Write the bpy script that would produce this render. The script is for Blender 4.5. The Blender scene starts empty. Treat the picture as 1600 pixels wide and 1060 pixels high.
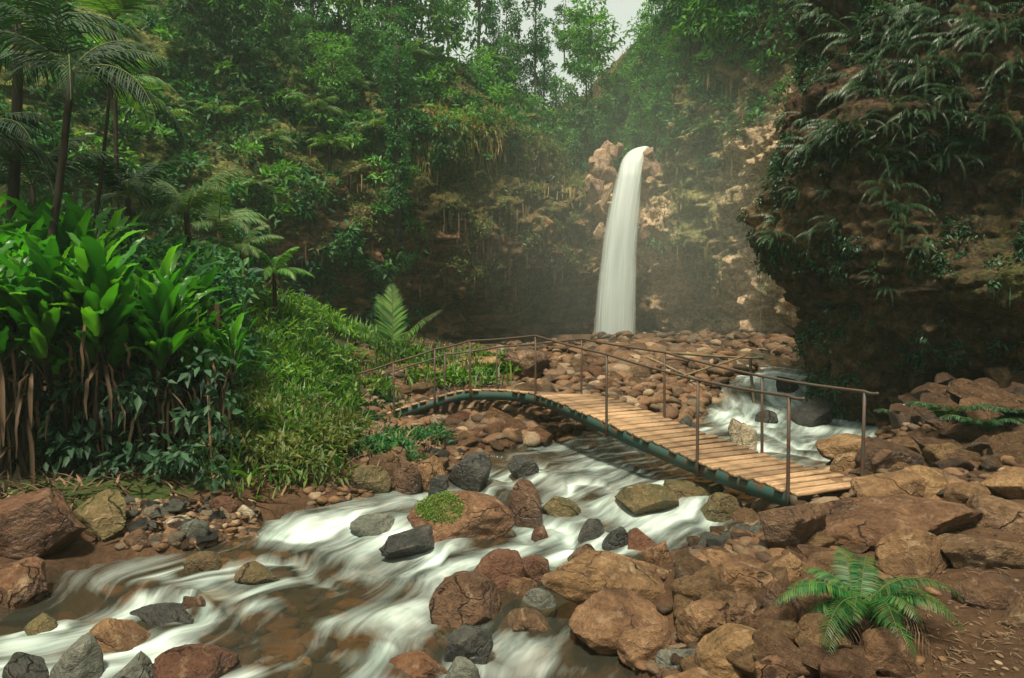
import bpy, bmesh, math
import numpy as np
from mathutils import Vector, Matrix
from mathutils.bvhtree import BVHTree

R = math.radians
rng = np.random.default_rng(7)
sc = bpy.context.scene
col = sc.collection

# ------------------------------------------------------------------ camera, sky, sun, exposure
CZ = 2.35
FPX = 1100.0
PITCH = math.atan(40 / 1100)
cam_d = bpy.data.cameras.new('camera')
cam_d.lens = 36 * FPX / 1600
cam_d.sensor_width = 36
cam_d.clip_start = 0.05
cam_d.clip_end = 600
cam = bpy.data.objects.new('camera', cam_d)
cam.location = (0, 0, CZ)
cam.rotation_euler = (math.pi / 2 - PITCH, 0, 0)
col.objects.link(cam)
sc.camera = cam

SUN_EL, SUN_AZ = R(66), R(194)      # azimuth from +Y towards +X : high sun behind the path
world = bpy.data.worlds.new('World')
sc.world = world
world.use_nodes = True
wn = world.node_tree
for n in list(wn.nodes): wn.nodes.remove(n)
wo = wn.nodes.new('ShaderNodeOutputWorld')
wb = wn.nodes.new('ShaderNodeBackground')
sk = wn.nodes.new('ShaderNodeTexSky')
sk.sky_type = 'NISHITA'; sk.sun_disc = False
sk.sun_elevation = SUN_EL; sk.sun_rotation = SUN_AZ
sk.dust_density = 4.0; sk.air_density = 1.2
mixc = wn.nodes.new('ShaderNodeMix'); mixc.data_type = 'RGBA'
mixc.inputs['Factor'].default_value = 0.86
wn.links.new(sk.outputs[0], mixc.inputs['A'])
mixc.inputs['B'].default_value = (10.4, 11.0, 9.6, 1)      # even cloud cover
wn.links.new(mixc.outputs['Result'], wb.inputs['Color'])
wb.inputs['Strength'].default_value = 0.056
wn.links.new(wb.outputs[0], wo.inputs['Surface'])
sun_d = bpy.data.lights.new('sun', 'SUN')
sun_d.energy = 4.9; sun_d.angle = R(8); sun_d.color = (1.0, 0.89, 0.71)
sun = bpy.data.objects.new('sun', sun_d)
sdir = Vector((math.sin(SUN_AZ) * math.cos(SUN_EL), math.cos(SUN_AZ) * math.cos(SUN_EL), math.sin(SUN_EL)))
sun.rotation_euler = sdir.to_track_quat('Z', 'Y').to_euler()
sun.location = sdir * 60
col.objects.link(sun)
sc.view_settings.view_transform = 'Standard'
sc.view_settings.look = 'None'
sc.view_settings.exposure = 0.55
sc.view_settings.gamma = 1
sc.render.engine = 'CYCLES'
sc.cycles.max_bounces = 7
sc.cycles.diffuse_bounces = 3
sc.cycles.transparent_max_bounces = 12
sc.cycles.volume_bounces = 0
sc.cycles.use_denoising = True
sc.cycles.sample_clamp_indirect = 4

# ------------------------------------------------------------------ helpers
def P(px, py, Y):
    "world point seen at photo pixel (1600x1060) standing Y metres ahead"
    cx, cy = (px - 800) / FPX, (530 - py) / FPX
    d = np.array([cx, math.cos(PITCH) + cy * math.sin(PITCH), -math.sin(PITCH) + cy * math.cos(PITCH)])
    return d * (Y / d[1]) + np.array([0, 0, CZ])

def PZ(px, py, z):
    cx, cy = (px - 800) / FPX, (530 - py) / FPX
    d = np.array([cx, math.cos(PITCH) + cy * math.sin(PITCH), -math.sin(PITCH) + cy * math.cos(PITCH)])
    return d * ((z - CZ) / d[2]) + np.array([0, 0, CZ])

def tag(o, label=None, cat=None, group=None, kind=None):
    if label: o['label'] = label
    if cat: o['category'] = cat
    if group: o['group'] = group
    if kind: o['kind'] = kind
    return o

def empty(name, loc=(0, 0, 0), rz=0):
    o = bpy.data.objects.new(name, None)
    o.location = loc; o.rotation_euler = (0, 0, rz); o.empty_display_size = .1
    col.objects.link(o)
    return o

def make_mesh(name, V, F, mat=None, smooth=True, attrs=None, uv=None):
    V = np.asarray(V, dtype=np.float32).reshape(-1, 3)
    me = bpy.data.meshes.new(name)
    if isinstance(F, np.ndarray): Fs = [F]
    else: Fs = [np.asarray(f) for f in F if len(f)]
    nl = sum(f.size for f in Fs); npoly = sum(len(f) for f in Fs)
    me.vertices.add(len(V)); me.vertices.foreach_set('co', V.ravel())
    me.loops.add(nl)
    li = np.concatenate([f.ravel() for f in Fs]).astype(np.int32)
    me.loops.foreach_set('vertex_index', li)
    me.polygons.add(npoly)
    ls = []; o = 0
    for f in Fs:
        ls.append(o + np.arange(len(f)) * f.shape[1]); o += f.size
    me.polygons.foreach_set('loop_start', np.concatenate(ls).astype(np.int32))
    me.update(calc_edges=True)
    if smooth: me.polygons.foreach_set('use_smooth', np.ones(npoly, dtype=bool))
    if uv is not None:
        l = me.uv_layers.new(name='UVMap')
        l.data.foreach_set('uv', np.asarray(uv, dtype=np.float32)[li].ravel())
    if attrs:
        for k, a in attrs.items():
            at = me.attributes.new(k, 'FLOAT', 'POINT')
            at.data.foreach_set('value', np.asarray(a, dtype=np.float32).ravel())
    if mat: me.materials.append(mat)
    me.update()
    return me

def obj(name, me, parent=None, loc=None):
    o = bpy.data.objects.new(name, me)
    col.objects.link(o)
    if parent: o.parent = parent
    if loc is not None: o.location = loc
    return o

class MB:
    "collects numpy pieces of tris / quads into one mesh"
    def __init__(s): s.V = []; s.T = []; s.Q = []; s.n = 0
    def add(s, V, T=None, Q=None):
        V = np.asarray(V, dtype=np.float64).reshape(-1, 3)
        if T is not None and len(T): s.T.append(np.asarray(T) + s.n)
        if Q is not None and len(Q): s.Q.append(np.asarray(Q) + s.n)
        s.V.append(V); s.n += len(V)
    def verts(s): return np.concatenate(s.V)
    def mesh(s, name, mat=None, smooth=True):
        F = []
        if s.T: F.append(np.concatenate(s.T))
        if s.Q: F.append(np.concatenate(s.Q))
        return make_mesh(name, np.concatenate(s.V), F, mat, smooth)

def dup(root, loc=None, rot=None, scale=None):
    r = root.copy(); col.objects.link(r)
    if loc is not None: r.location = loc
    if rot is not None: r.rotation_euler = rot
    if scale is not None: r.scale = (scale, scale, scale) if np.isscalar(scale) else scale
    for ch in root.children:
        c = ch.copy(); col.objects.link(c); c.parent = r
        for g in ch.children:
            d = g.copy(); col.objects.link(d); d.parent = c
    return r

def hsh(ix, iy, iz, seed):
    h = (ix * 374761393 + iy * 668265263 + iz * 2147483647 + seed * 974634777) & 0xffffffff
    h = ((h ^ (h >> 13)) * 1274126177) & 0xffffffff
    h = h ^ (h >> 16)
    return (h & 0xffffff) / 0xffffff * 2 - 1

def vnoise(p, seed=0):
    p = np.asarray(p, dtype=np.float64)
    i = np.floor(p).astype(np.int64); f = p - i
    f = f * f * f * (f * (f * 6 - 15) + 10)
    x, y, z = i[:, 0], i[:, 1], i[:, 2]
    def c(a, b, d): return hsh(x + a, y + b, z + d, seed)
    fx, fy, fz = f[:, 0], f[:, 1], f[:, 2]
    a = c(0,0,0) * (1-fx) + c(1,0,0) * fx; b = c(0,1,0) * (1-fx) + c(1,1,0) * fx
    d = c(0,0,1) * (1-fx) + c(1,0,1) * fx; e = c(0,1,1) * (1-fx) + c(1,1,1) * fx
    return (a * (1-fy) + b * fy) * (1-fz) + (d * (1-fy) + e * fy) * fz

def fbm(p, scale=1.0, oct=4, seed=0, ridge=False):
    p = np.asarray(p) * scale; s = 0; a = 1.0; t = 0
    for k in range(oct):
        n = vnoise(p * (2.03 ** k) + 17.3 * k, seed + k)
        if ridge: n = 1 - 2 * np.abs(n)
        s = s + a * n; t += a; a *= .5
    return s / t

def sstep(a, b, x):
    t = np.clip((x - a) / (b - a), 0, 1)
    return t * t * (3 - 2 * t)

def catmull(pts, n):
    p = np.asarray(pts, dtype=float)
    p = np.vstack([2 * p[0] - p[1], p, 2 * p[-1] - p[-2]])
    m = len(p) - 3
    t = np.linspace(0, m - 1e-9, n); i = t.astype(int); f = (t - i)[:, None]
    a, b, c, d = p[i], p[i+1], p[i+2], p[i+3]
    return .5 * (2*b + (c-a)*f + (2*a-5*b+4*c-d)*f**2 + (3*b-a-3*c+d)*f**3)

def grid_quads(nu, nv):
    i = np.arange(nu - 1)[:, None] * nv + np.arange(nv - 1)[None, :]
    i = i.ravel()
    return np.stack([i, i + nv, i + nv + 1, i + 1], 1)

def rot_z(a): c, s = math.cos(a), math.sin(a); return np.array([[c,-s,0],[s,c,0],[0,0,1.]])
def rot_x(a): c, s = math.cos(a), math.sin(a); return np.array([[1.,0,0],[0,c,-s],[0,s,c]])
def rot_y(a): c, s = math.cos(a), math.sin(a); return np.array([[c,0,s],[0,1.,0],[-s,0,c]])

def tube(mb, pts, rad, n=6, cap=True):
    pts = np.asarray(pts, dtype=float); m = len(pts)
    rad = np.full(m, rad) if np.isscalar(rad) else np.asarray(rad)
    tan = np.gradient(pts, axis=0); tan /= np.linalg.norm(tan, axis=1)[:, None] + 1e-9
    up = np.array([0, 0, 1.]) if abs(tan[0][2]) < .9 else np.array([1., 0, 0])
    V = []
    for k in range(m):
        s = np.cross(tan[k], up); s /= np.linalg.norm(s) + 1e-9
        w = np.cross(s, tan[k])
        a = np.arange(n) * 2 * math.pi / n
        V.append(pts[k] + rad[k] * (np.cos(a)[:, None] * s + np.sin(a)[:, None] * w))
        up = w
    Q = []; 
    for k in range(m - 1):
        for j in range(n):
            Q.append((k*n+j, k*n+(j+1) % n, (k+1)*n+(j+1) % n, (k+1)*n+j))
    T = []
    V = np.concatenate(V)
    if cap:
        V = np.vstack([V, pts[0], pts[-1]]); a, b = m*n, m*n+1
        for j in range(n):
            T.append((a, (j+1) % n, j)); T.append((b, (m-1)*n+j, (m-1)*n+(j+1) % n))
    mb.add(V, T, Q)

def box(mb, c, half, M=None, bev=0.0):
    "box with chamfered long edges"
    hx, hy, hz = half; b = bev
    if b > 0:
        pr = np.array([(-hy, -hz+b), (-hy+b, -hz), (hy-b, -hz), (hy, -hz+b), (hy, hz-b), (hy-b, hz), (-hy+b, hz), (-hy, hz-b)])
    else:
        pr = np.array([(-hy, -hz), (hy, -hz), (hy, hz), (-hy, hz)])
    n = len(pr)
    V = np.array([(x, y, z) for x in (-hx, hx) for y, z in pr])
    if M is not None: V = V @ M.T
    V = V + np.asarray(c)
    Q = [(j, (j+1) % n, n+(j+1) % n, n+j) for j in range(n)]
    T = []
    for j in range(1, n-1): T.append((0, j+1, j)); T.append((n, n+j, n+j+1))
    mb.add(V, T, Q)

# ------------------------------------------------------------------ materials
class NT:
    def __init__(s, name):
        s.m = bpy.data.materials.new(name); s.m.use_nodes = True
        s.t = s.m.node_tree; s.N = s.t.nodes; s.L = s.t.links
        for n in list(s.N): s.N.remove(n)
        s.out = s.N.new('ShaderNodeOutputMaterial')
    def n(s, typ, **k):
        nd = s.N.new('ShaderNode' + typ)
        for a, v in k.items(): setattr(nd, a, v)
        return nd
    def set(s, sock, v):
        if hasattr(v, 'links') or isinstance(v, bpy.types.NodeSocket): s.L.new(v, sock)
        elif isinstance(v, (tuple, list)) and len(v) == 3 and sock.type == 'RGBA': sock.default_value = (*v, 1)
        else: sock.default_value = v
    def coord(s, kind='Object', scale=(1, 1, 1)):
        if kind == 'World':
            c = s.n('NewGeometry').outputs['Position']
        else:
            c = s.n('TexCoord').outputs[kind]
        m = s.n('Mapping'); s.L.new(c, m.inputs['Vector']); m.inputs['Scale'].default_value = scale
        return m.outputs[0]
    def noise(s, vec, scale, detail=5, rough=.6, dist=0.0):
        nd = s.n('TexNoise'); s.L.new(vec, nd.inputs['Vector'])
        nd.inputs['Scale'].default_value = scale; nd.inputs['Detail'].default_value = detail
        nd.inputs['Roughness'].default_value = rough; nd.inputs['Distortion'].default_value = dist
        return nd.outputs['Fac']
    def voro(s, vec, scale, feature='F1', out='Distance'):
        nd = s.n('TexVoronoi', feature=feature); s.L.new(vec, nd.inputs['Vector'])
        nd.inputs['Scale'].default_value = scale
        return nd.outputs[out]
    def ramp(s, fac, stops):
        r = s.n('ValToRGB'); s.set(r.inputs[0], fac)
        e = r.color_ramp.elements
        while len(e) < len(stops): e.new(0.5)
        for el, (p, c) in zip(e, stops):
            el.position = p
            el.color = (*c, 1) if not np.isscalar(c) else (c, c, c, 1)
        return r.outputs[0]
    def mix(s, f, a, b, blend='MIX'):
        m = s.n('Mix', data_type='RGBA', blend_type=blend)
        s.set(m.inputs[0], f); s.set(m.inputs[6], a); s.set(m.inputs[7], b)
        return m.outputs[2]
    def math(s, op, a, b=0.0, clamp=False):
        m = s.n('Math', operation=op, use_clamp=clamp); s.set(m.inputs[0], a); s.set(m.inputs[1], b)
        return m.outputs[0]
    def attr(s, name):
        a = s.n('Attribute'); a.attribute_name = name; return a.outputs['Fac']
    def bump(s, h, strength=.5, dist=.05, normal=None):
        b = s.n('Bump'); s.set(b.inputs['Height'], h)
        b.inputs['Strength'].default_value = strength; b.inputs['Distance'].default_value = dist
        if normal: s.L.new(normal, b.inputs['Normal'])
        return b.outputs[0]
    def bsdf(s, col, rough=.7, spec=.3, normal=None, **k):
        p = s.n('BsdfPrincipled')
        s.set(p.inputs['Base Color'], col); s.set(p.inputs['Roughness'], rough)
        s.set(p.inputs['Specular IOR Level'], spec)
        if normal: s.L.new(normal, p.inputs['Normal'])
        for a, v in k.items(): s.set(p.inputs[a], v)
        return p.outputs[0]
    def mixs(s, f, a, b):
        m = s.n('MixShader'); s.set(m.inputs[0], f); s.L.new(a, m.inputs[1]); s.L.new(b, m.inputs[2]); return m.outputs[0]
    def done(s, sh): s.L.new(sh, s.out.inputs['Surface']); return s.m

def foliage_mat(name, cols, trans=.35, rough=.5, big=.35, spec=.35, tcol=None):
    t = NT(name)
    rnd = t.n('NewGeometry').outputs['Random Per Island']
    w = t.coord('World')
    c = t.ramp(rnd, [(i / max(1, len(cols) - 1), cc) for i, cc in enumerate(cols)])
    nz = t.noise(w, big, 3)
    c = t.mix(1.0, c, t.ramp(nz, [(.3, .45), (.7, 1.5)]), 'MULTIPLY')
    b = t.bsdf(c, rough, spec)
    tr = t.n('BsdfTranslucent')
    t.set(tr.inputs[0], t.mix(1.0, c, tcol or (1.5, 1.7, .5), 'MULTIPLY'))
    return t.done(t.mixs(trans, b, tr.outputs[0]))

M = {}
M['jungle'] = foliage_mat('jungle_leaves', [(.012, .055, .024), (.022, .10, .038), (.042, .14, .045), (.075, .17, .045)], .3, .55, spec=.2)
M['jungle_light'] = foliage_mat('bright_leaves', [(.035, .12, .022), (.07, .20, .035), (.13, .27, .05)], .35, .45)
M['olive'] = foliage_mat('olive_leaves', [(.05, .09, .02), (.09, .13, .03), (.14, .13, .045), (.03, .08, .02)], .3, .6)
M['straw'] = foliage_mat('straw_grass', [(.20, .15, .05), (.30, .19, .07), (.12, .14, .035), (.24, .13, .055)], .3, .7)
M['drygrass'] = foliage_mat('dead_leaves', [(.04, .024, .013), (.08, .05, .026), (.22, .14, .08), (.025, .015, .009)], .12, .8, tcol=(1.2, 1, .8))
M['turf'] = foliage_mat('herb_leaves', [(.016, .065, .012), (.04, .13, .018), (.09, .20, .026), (.17, .25, .05), (.02, .08, .012)], .35, .5, big=.9)
M['banana'] = foliage_mat('paddle_leaves', [(.012, .065, .010), (.022, .11, .012), (.035, .16, .014), (.10, .26, .03), (.015, .085, .012), (.05, .20, .018), (.02, .10, .012)], .45, .35, big=.8)
M['palm'] = foliage_mat('palm_leaves', [(.035, .10, .03), (.07, .15, .045), (.14, .19, .07)], .3, .55)
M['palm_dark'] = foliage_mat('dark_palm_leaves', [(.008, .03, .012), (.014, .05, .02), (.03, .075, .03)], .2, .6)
M['fern'] = foliage_mat('fern_leaves', [(.010, .06, .016), (.016, .10, .024), (.04, .15, .03), (.10, .12, .03)], .3, .45, big=3)
M['cliff_fern'] = foliage_mat('cliff_fern_leaves', [(.008, .03, .014), (.022, .07, .032), (.06, .11, .055)], .2, .4)
M['haze_tree'] = foliage_mat('tree_leaves', [(.02, .07, .03), (.035, .11, .035), (.07, .15, .04)], .3, .5)

def bark_mat(name, c1, c2):
    t = NT(name); v = t.coord('World', (1, 1, .25)); n = t.noise(v, 14, 5)
    return t.done(t.bsdf(t.ramp(n, [(.3, c1), (.7, c2)]), .85, .2, t.bump(n, .6, .03)))
M['bark'] = bark_mat('bark', (.035, .028, .02), (.12, .095, .065))
M['bark_dark'] = bark_mat('dark_bark', (.012, .009, .006), (.04, .028, .018))
M['stalk'] = bark_mat('stalk', (.012, .010, .006), (.045, .03, .018))
M['root'] = bark_mat('root_bark', (.10, .065, .035), (.25, .17, .10))
M['rachis'] = bark_mat('rachis', (.05, .09, .02), (.12, .13, .04))

def rock_mat(name, cols, moss=0.0, rough=.75, spec=.3, pale=(.38, .27, .16), rnd=.22):
    t = NT(name)
    oi = t.n('ObjectInfo')
    off = t.n('VectorMath', operation='ADD')
    t.L.new(t.coord('Object'), off.inputs[0]); 
    sc_ = t.n('VectorMath', operation='SCALE'); t.L.new(oi.outputs['Location'], sc_.inputs[0]); sc_.inputs['Scale'].default_value = 3.1
    t.L.new(sc_.outputs[0], off.inputs[1]); v = off.outputs[0]
    big = t.noise(v, 2.2, 6, .62, .4); fine = t.noise(v, 22, 7, .7); mid = t.noise(v, 7, 6, .65, .8)
    c = t.ramp(big, [(.28, cols[0]), (.5, cols[1]), (.72, cols[2])])
    c = t.mix(t.ramp(mid, [(.56, 0.0), (.68, .55)]), c, pale)
    c = t.mix(1.0, c, t.ramp(fine, [(.3, .55), (.68, 1.35)]), 'MULTIPLY')
    pits = t.voro(v, 16)
    c = t.mix(t.ramp(pits, [(.05, .5), (.16, 0.0)]), c, tuple(x * .35 for x in cols[0]))
    hs = t.n('HueSaturation'); t.L.new(c, hs.inputs['Color'])
    t.set(hs.inputs['Value'], t.math('ADD', t.math('MULTIPLY', oi.outputs['Random'], rnd * 2), 1 - rnd))
    t.set(hs.inputs['Hue'], t.math('ADD', t.math('MULTIPLY', oi.outputs['Random'], .02), .49))
    c = hs.outputs[0]
    dv = t.n('VectorMath', operation='ADD'); t.L.new(v, dv.inputs[0])
    nc = t.n('TexNoise'); t.L.new(v, nc.inputs['Vector']); nc.inputs['Scale'].default_value = 2.5; nc.inputs['Detail'].default_value = 4; t.L.new(nc.outputs['Color'], dv.inputs[1])
    ck = t.voro(dv.outputs[0], 1.7, 'DISTANCE_TO_EDGE')
    ckm = t.math('MULTIPLY', t.ramp(ck, [(.0, 1.0), (.035, 0.0)]), t.ramp(t.noise(v, 1.3, 3), [(.45, 0.0), (.6, 1.0)]))
    c = t.mix(t.math('MULTIPLY', ckm, .8), c, tuple(x * .3 for x in cols[0]))
    if moss > 0:
        nz = t.n('SeparateXYZ'); t.L.new(t.n('NewGeometry').outputs['Normal'], nz.inputs[0])
        up = t.math('MULTIPLY', t.math('ADD', nz.outputs[2], .2), t.noise(v, 3.0, 5, .6))
        c = t.mix(t.ramp(up, [(.92 - moss * .5, 0.0), (1.0 - moss * .45, .85)]), c, t.ramp(fine, [(.3, (.018, .035, .006)), (.7, (.08, .11, .02))]))
    h = t.math('SUBTRACT', t.math('ADD', t.math('MULTIPLY', mid, .9), t.math('MULTIPLY', fine, .45)), t.math('MULTIPLY', ckm, .4))
    return t.done(t.bsdf(c, t.ramp(fine, [(.3, rough - .12), (.7, rough + .12)]), spec, t.bump(h, 1.0, .10)))
M['rock_warm'] = rock_mat('warm_rock', [(.085, .046, .022), (.18, .10, .046), (.31, .19, .095)], .03)
M['rock_red'] = rock_mat('red_rock', [(.075, .033, .016), (.15, .07, .032), (.23, .125, .062)], .05, .42, .5)
M['rock_brown'] = rock_mat('brown_rock', [(.06, .032, .016), (.12, .065, .03), (.2, .12, .06)], .2, .45, .5)
M['rock_dark'] = rock_mat('dark_rock', [(.018, .018, .016), (.04, .04, .034), (.075, .07, .055)], .15, .45, .5, pale=(.12, .1, .075))
M['rock_grey'] = rock_mat('grey_rock', [(.07, .075, .06), (.13, .135, .105), (.2, .2, .16)], .15, .6, pale=(.3, .28, .22))
M['rock_pale'] = rock_mat('pale_rock', [(.2, .16, .1), (.32, .26, .17), (.42, .36, .26)], .2, .7, pale=(.5, .45, .35))
M['rock_lime'] = rock_mat('lime_rock', [(.15, .09, .05), (.32, .2, .12), (.5, .36, .24)], .0, .8, pale=(.7, .58, .42))
M['rock_moss'] = rock_mat('mossy_rock', [(.05, .045, .02), (.11, .09, .035), (.17, .11, .05)], .6, .5, .4)

def ground_mat():
    t = NT('soil'); v = t.coord('World')
    big = t.noise(v, .9, 6, .6); fine = t.noise(v, 14, 7, .75); peb = t.voro(v, 13)
    c = t.ramp(big, [(.3, (.035, .02, .010)), (.5, (.07, .038, .019)), (.72, (.12, .068, .034))])
    c = t.mix(1.0, c, t.ramp(fine, [(.25, .5), (.7, 1.5)]), 'MULTIPLY')
    c = t.mix(t.ramp(t.noise(v, 60, 4, .8), [(.62, 0.0), (.7, .6)]), c, (.26, .17, .10))
    g = t.math('MULTIPLY', t.attr('green'), t.noise(v, 1.7, 5, .7))
    c = t.mix(t.ramp(g, [(.25, 0.0), (.45, .9)]), c, t.ramp(fine, [(.3, (.012, .03, .006)), (.7, (.05, .085, .015))]))
    b = t.attr('bed')
    c = t.mix(b, c, t.ramp(big, [(.3, (.028, .022, .01)), (.55, (.065, .048, .02)), (.75, (.14, .06, .024))]))
    h = t.math('ADD', fine, t.math('MULTIPLY', peb, -.35))
    return t.done(t.bsdf(c, .85, .2, t.bump(h, .8, .05)))
M['ground'] = ground_mat()

def cliff_mat(name, pal, near=False):
    t = NT(name); v = t.coord('World'); vs = t.coord('World', (1, 1, 2.2) if not near else (1.2, 1.2, 1.0)); vv = t.coord('World', (1.6, 1.6, .35))
    k = 2.2 if near else 1.0
    big = t.noise(v, .33 * k, 7, .62, .6); st = t.noise(vs, 1.4 * k, 7, .68, 1.2); fine = t.noise(v, 7 * k, 7, .72); drip = t.noise(vv, 2.2, 6, .7)
    c = t.ramp(st, [(.3, pal[0]), (.46, pal[1]), (.58, pal[2]), (.72, pal[3])])
    c = t.mix(t.math('MULTIPLY', t.attr('pale'), .55), c, t.ramp(st, [(.35, (.10, .075, .035)), (.5, (.24, .17, .085)), (.65, (.36, .25, .14))]))
    # pale lime coated rock
    pf = t.math('MULTIPLY', t.attr('pale'), t.math('ADD', t.noise(v, 1.1, 6, .7, 1.0), .05))
    c = t.mix(t.ramp(pf, [(.33, 0.0), (.45, .9)]), c, t.ramp(fine, [(.3, (.26, .15, .08)), (.5, (.52, .36, .22)), (.7, (.68, .55, .38))]))
    # moss
    gf = t.math('ADD', t.math('MULTIPLY', t.attr('moss'), .75), t.math('MULTIPLY', drip, .6))
    c = t.mix(t.ramp(gf, [(.55, 0.0), (.78, .9)]), c, t.ramp(fine, [(.3, (.025, .035, .008)), (.5, (.075, .095, .02)), (.7, (.19, .19, .05))]))
    c = t.mix(1.0, c, t.ramp(big, [(.3, .5), (.7, 1.5)]), 'MULTIPLY')
    c = t.mix(1.0, c, t.ramp(fine, [(.28, .5), (.7, 1.45)]), 'MULTIPLY')
    h = t.math('ADD', st, t.math('ADD', t.math('MULTIPLY', fine, .5), t.math('MULTIPLY', t.voro(v, 1.6 * k, 'DISTANCE_TO_EDGE'), .5)))
    return t.done(t.bsdf(c, .85, .2, t.bump(h, 1.0, .16 if not near else .12)))
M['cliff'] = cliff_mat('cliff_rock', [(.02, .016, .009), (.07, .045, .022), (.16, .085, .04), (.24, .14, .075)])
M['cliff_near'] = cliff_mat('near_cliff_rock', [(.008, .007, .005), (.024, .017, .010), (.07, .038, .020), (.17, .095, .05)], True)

def water_mat():
    t = NT('river_water')
    uv = t.n('TexCoord').outputs['UV']
    def mp(sx, sy):
        m = t.n('Mapping'); t.L.new(uv, m.inputs['Vector']); m.inputs['Scale'].default_value = (sx, sy, 1); return m.outputs[0]
    s1 = t.noise(mp(3.2, .55), 1, 4, .6, 1.1); s2 = t.noise(mp(9, .9), 1, 4, .6, .8); s3 = t.noise(mp(30, 2.0), 1, 3, .6, .3)
    st = t.math('ADD', t.math('MULTIPLY', s1, .66), t.math('ADD', t.math('MULTIPLY', s2, .27), t.math('MULTIPLY', s3, .07)))
    f = t.math('ADD', t.attr('foam'), t.math('MULTIPLY', t.math('SUBTRACT', st, .5), 1.7))
    fo = t.ramp(f, [(.08, 0.02), (.42, .24), (.76, .62), (1.15, .94)])
    cw = t.ramp(st, [(.3, (.28, .40, .35)), (.6, (.68, .80, .74))])
    white = t.bsdf(cw, .55, .3, t.bump(st, .25, .05))
    gl = t.n('BsdfGlossy'); gl.inputs['Roughness'].default_value = .22; gl.inputs[0].default_value = (.75, .85, .75, 1)
    t.L.new(t.bump(st, .3, .08), gl.inputs['Normal'])
    tr = t.n('BsdfTransparent'); tr.inputs[0].default_value = (.74, .60, .38, 1)
    df = t.n('BsdfDiffuse'); df.inputs[0].default_value = (.045, .034, .014, 1)
    fr = t.n('Fresnel'); fr.inputs[0].default_value = 1.33
    clear = t.mixs(.20, tr.outputs[0], df.outputs[0])
    clear = t.mixs(t.math('MULTIPLY', fr.outputs[0], .4), clear, gl.outputs[0])
    return t.done(t.mixs(fo, clear, white))
M['water'] = water_mat()

def fall_mat():
    t = NT('falling_water')
    uv = t.n('TexCoord').outputs['UV']
    m = t.n('Mapping'); t.L.new(uv, m.inputs['Vector']); m.inputs['Scale'].default_value = (26, .35, 1)
    s = t.noise(m.outputs[0], 1, 4, .6, .3)
    w = t.bsdf(t.ramp(s, [(.3, (.56, .68, .66)), (.65, (.84, .92, .92))]), .6, .2)
    tl = t.n('BsdfTranslucent'); tl.inputs[0].default_value = (.92, .97, .9, 1)
    w = t.mixs(.5, w, tl.outputs[0])
    tp = t.n('BsdfTransparent')
    e = t.math('ADD', t.attr('edge'), t.math('MULTIPLY', t.math('SUBTRACT', s, .5), .9))
    return t.done(t.mixs(t.ramp(e, [(.0, 0.0), (.75, 1.0)]), tp.outputs[0], w))
M['fall'] = fall_mat()

def wood_mat(name, c1, c2, c3):
    t = NT(name); oi = t.n('ObjectInfo')
    v = t.coord('Object', (2, 22, 22)); n = t.noise(v, 1.5, 6, .65, .6); s = t.noise(t.coord('Object'), 5, 5, .6)
    c = t.ramp(n, [(.3, c1), (.5, c2), (.7, c3)])
    c = t.mix(t.ramp(s, [(.55, 0.0), (.72, .5)]), c, tuple(x * .4 for x in c1))
    hs = t.n('HueSaturation'); t.L.new(c, hs.inputs['Color']); t.set(hs.inputs['Value'], t.math('ADD', t.math('MULTIPLY', oi.outputs['Random'], .75), .6))
    return t.done(t.bsdf(hs.outputs[0], .75, .25, t.bump(n, .5, .01)))
M['plank'] = wood_mat('plank_wood', (.17, .10, .05), (.31, .195, .105), (.44, .30, .18))
M['pole'] = wood_mat('pole_wood', (.06, .045, .025), (.14, .11, .06), (.22, .17, .10))
def metal_mat(name, c, rust, amt):
    t = NT(name); v = t.coord('World'); n = t.noise(v, 9, 6, .7)
    cc = t.mix(t.ramp(n, [(amt, 0.0), (amt + .12, 1.0)]), c, t.ramp(t.noise(v, 40, 4), [(.3, tuple(x * .5 for x in rust)), (.7, rust)]))
    return t.done(t.bsdf(cc, .6, .4, t.bump(n, .3, .01)))
M['beam'] = metal_mat('green_painted_steel', (.018, .06, .048), (.09, .045, .02), .49)
M['rail'] = metal_mat('rusty_steel', (.05, .055, .045), (.11, .05, .025), .42)

# ------------------------------------------------------------------ the river: shores as pairs across the flow
def W(y):
    return np.interp(y, [0, 5, 6.5, 8, 10, 12, 13, 14.2, 15.5, 17, 24, 40], [-.02, 0, .03, .10, .2, .32, .38, .55, .8, .98, 1.1, 1.15])

def water_pt(px, py):
    z = 0.
    for _ in range(30):
        p = PZ(px, py, z); z = .5 * z + .5 * float(W(p[1]))
    return p
PAIRS = [((1172, 572), (1262, 574)), ((1172, 582), (1264, 586)), ((1130, 606), (1266, 612)), ((1085, 640), (1350, 648)), ((1010, 660), (1372, 690)),
         ((900, 672), (1300, 728)), ((850, 688), (1215, 778)), ((745, 712), (1140, 832)), ((670, 748), (1050, 866)),
         ((555, 774), (960, 905)), ((420, 802), (900, 955)), ((330, 845), (940, 1010)), ((130, 880), (1010, 1075)),
         ((-20, 930), (1090, 1250)), ((-500, 960), (900, 1900))]
Lw = np.array([water_pt(*a)[:2] for a, b in PAIRS]); Rw = np.array([water_pt(*b)[:2] for a, b in PAIRS])
# plunge pool end upstream: the stream bends left behind the rubble bank to the foot of the fall
Lw = np.vstack([[[3.6, 27.5]], [[6.0, 22.5]], Lw]); Rw = np.vstack([[[6.8, 29.5]], [[8.6, 22.5]], Rw])
Lc = catmull(Lw, 600); Rc = catmull(Rw, 600)

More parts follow.
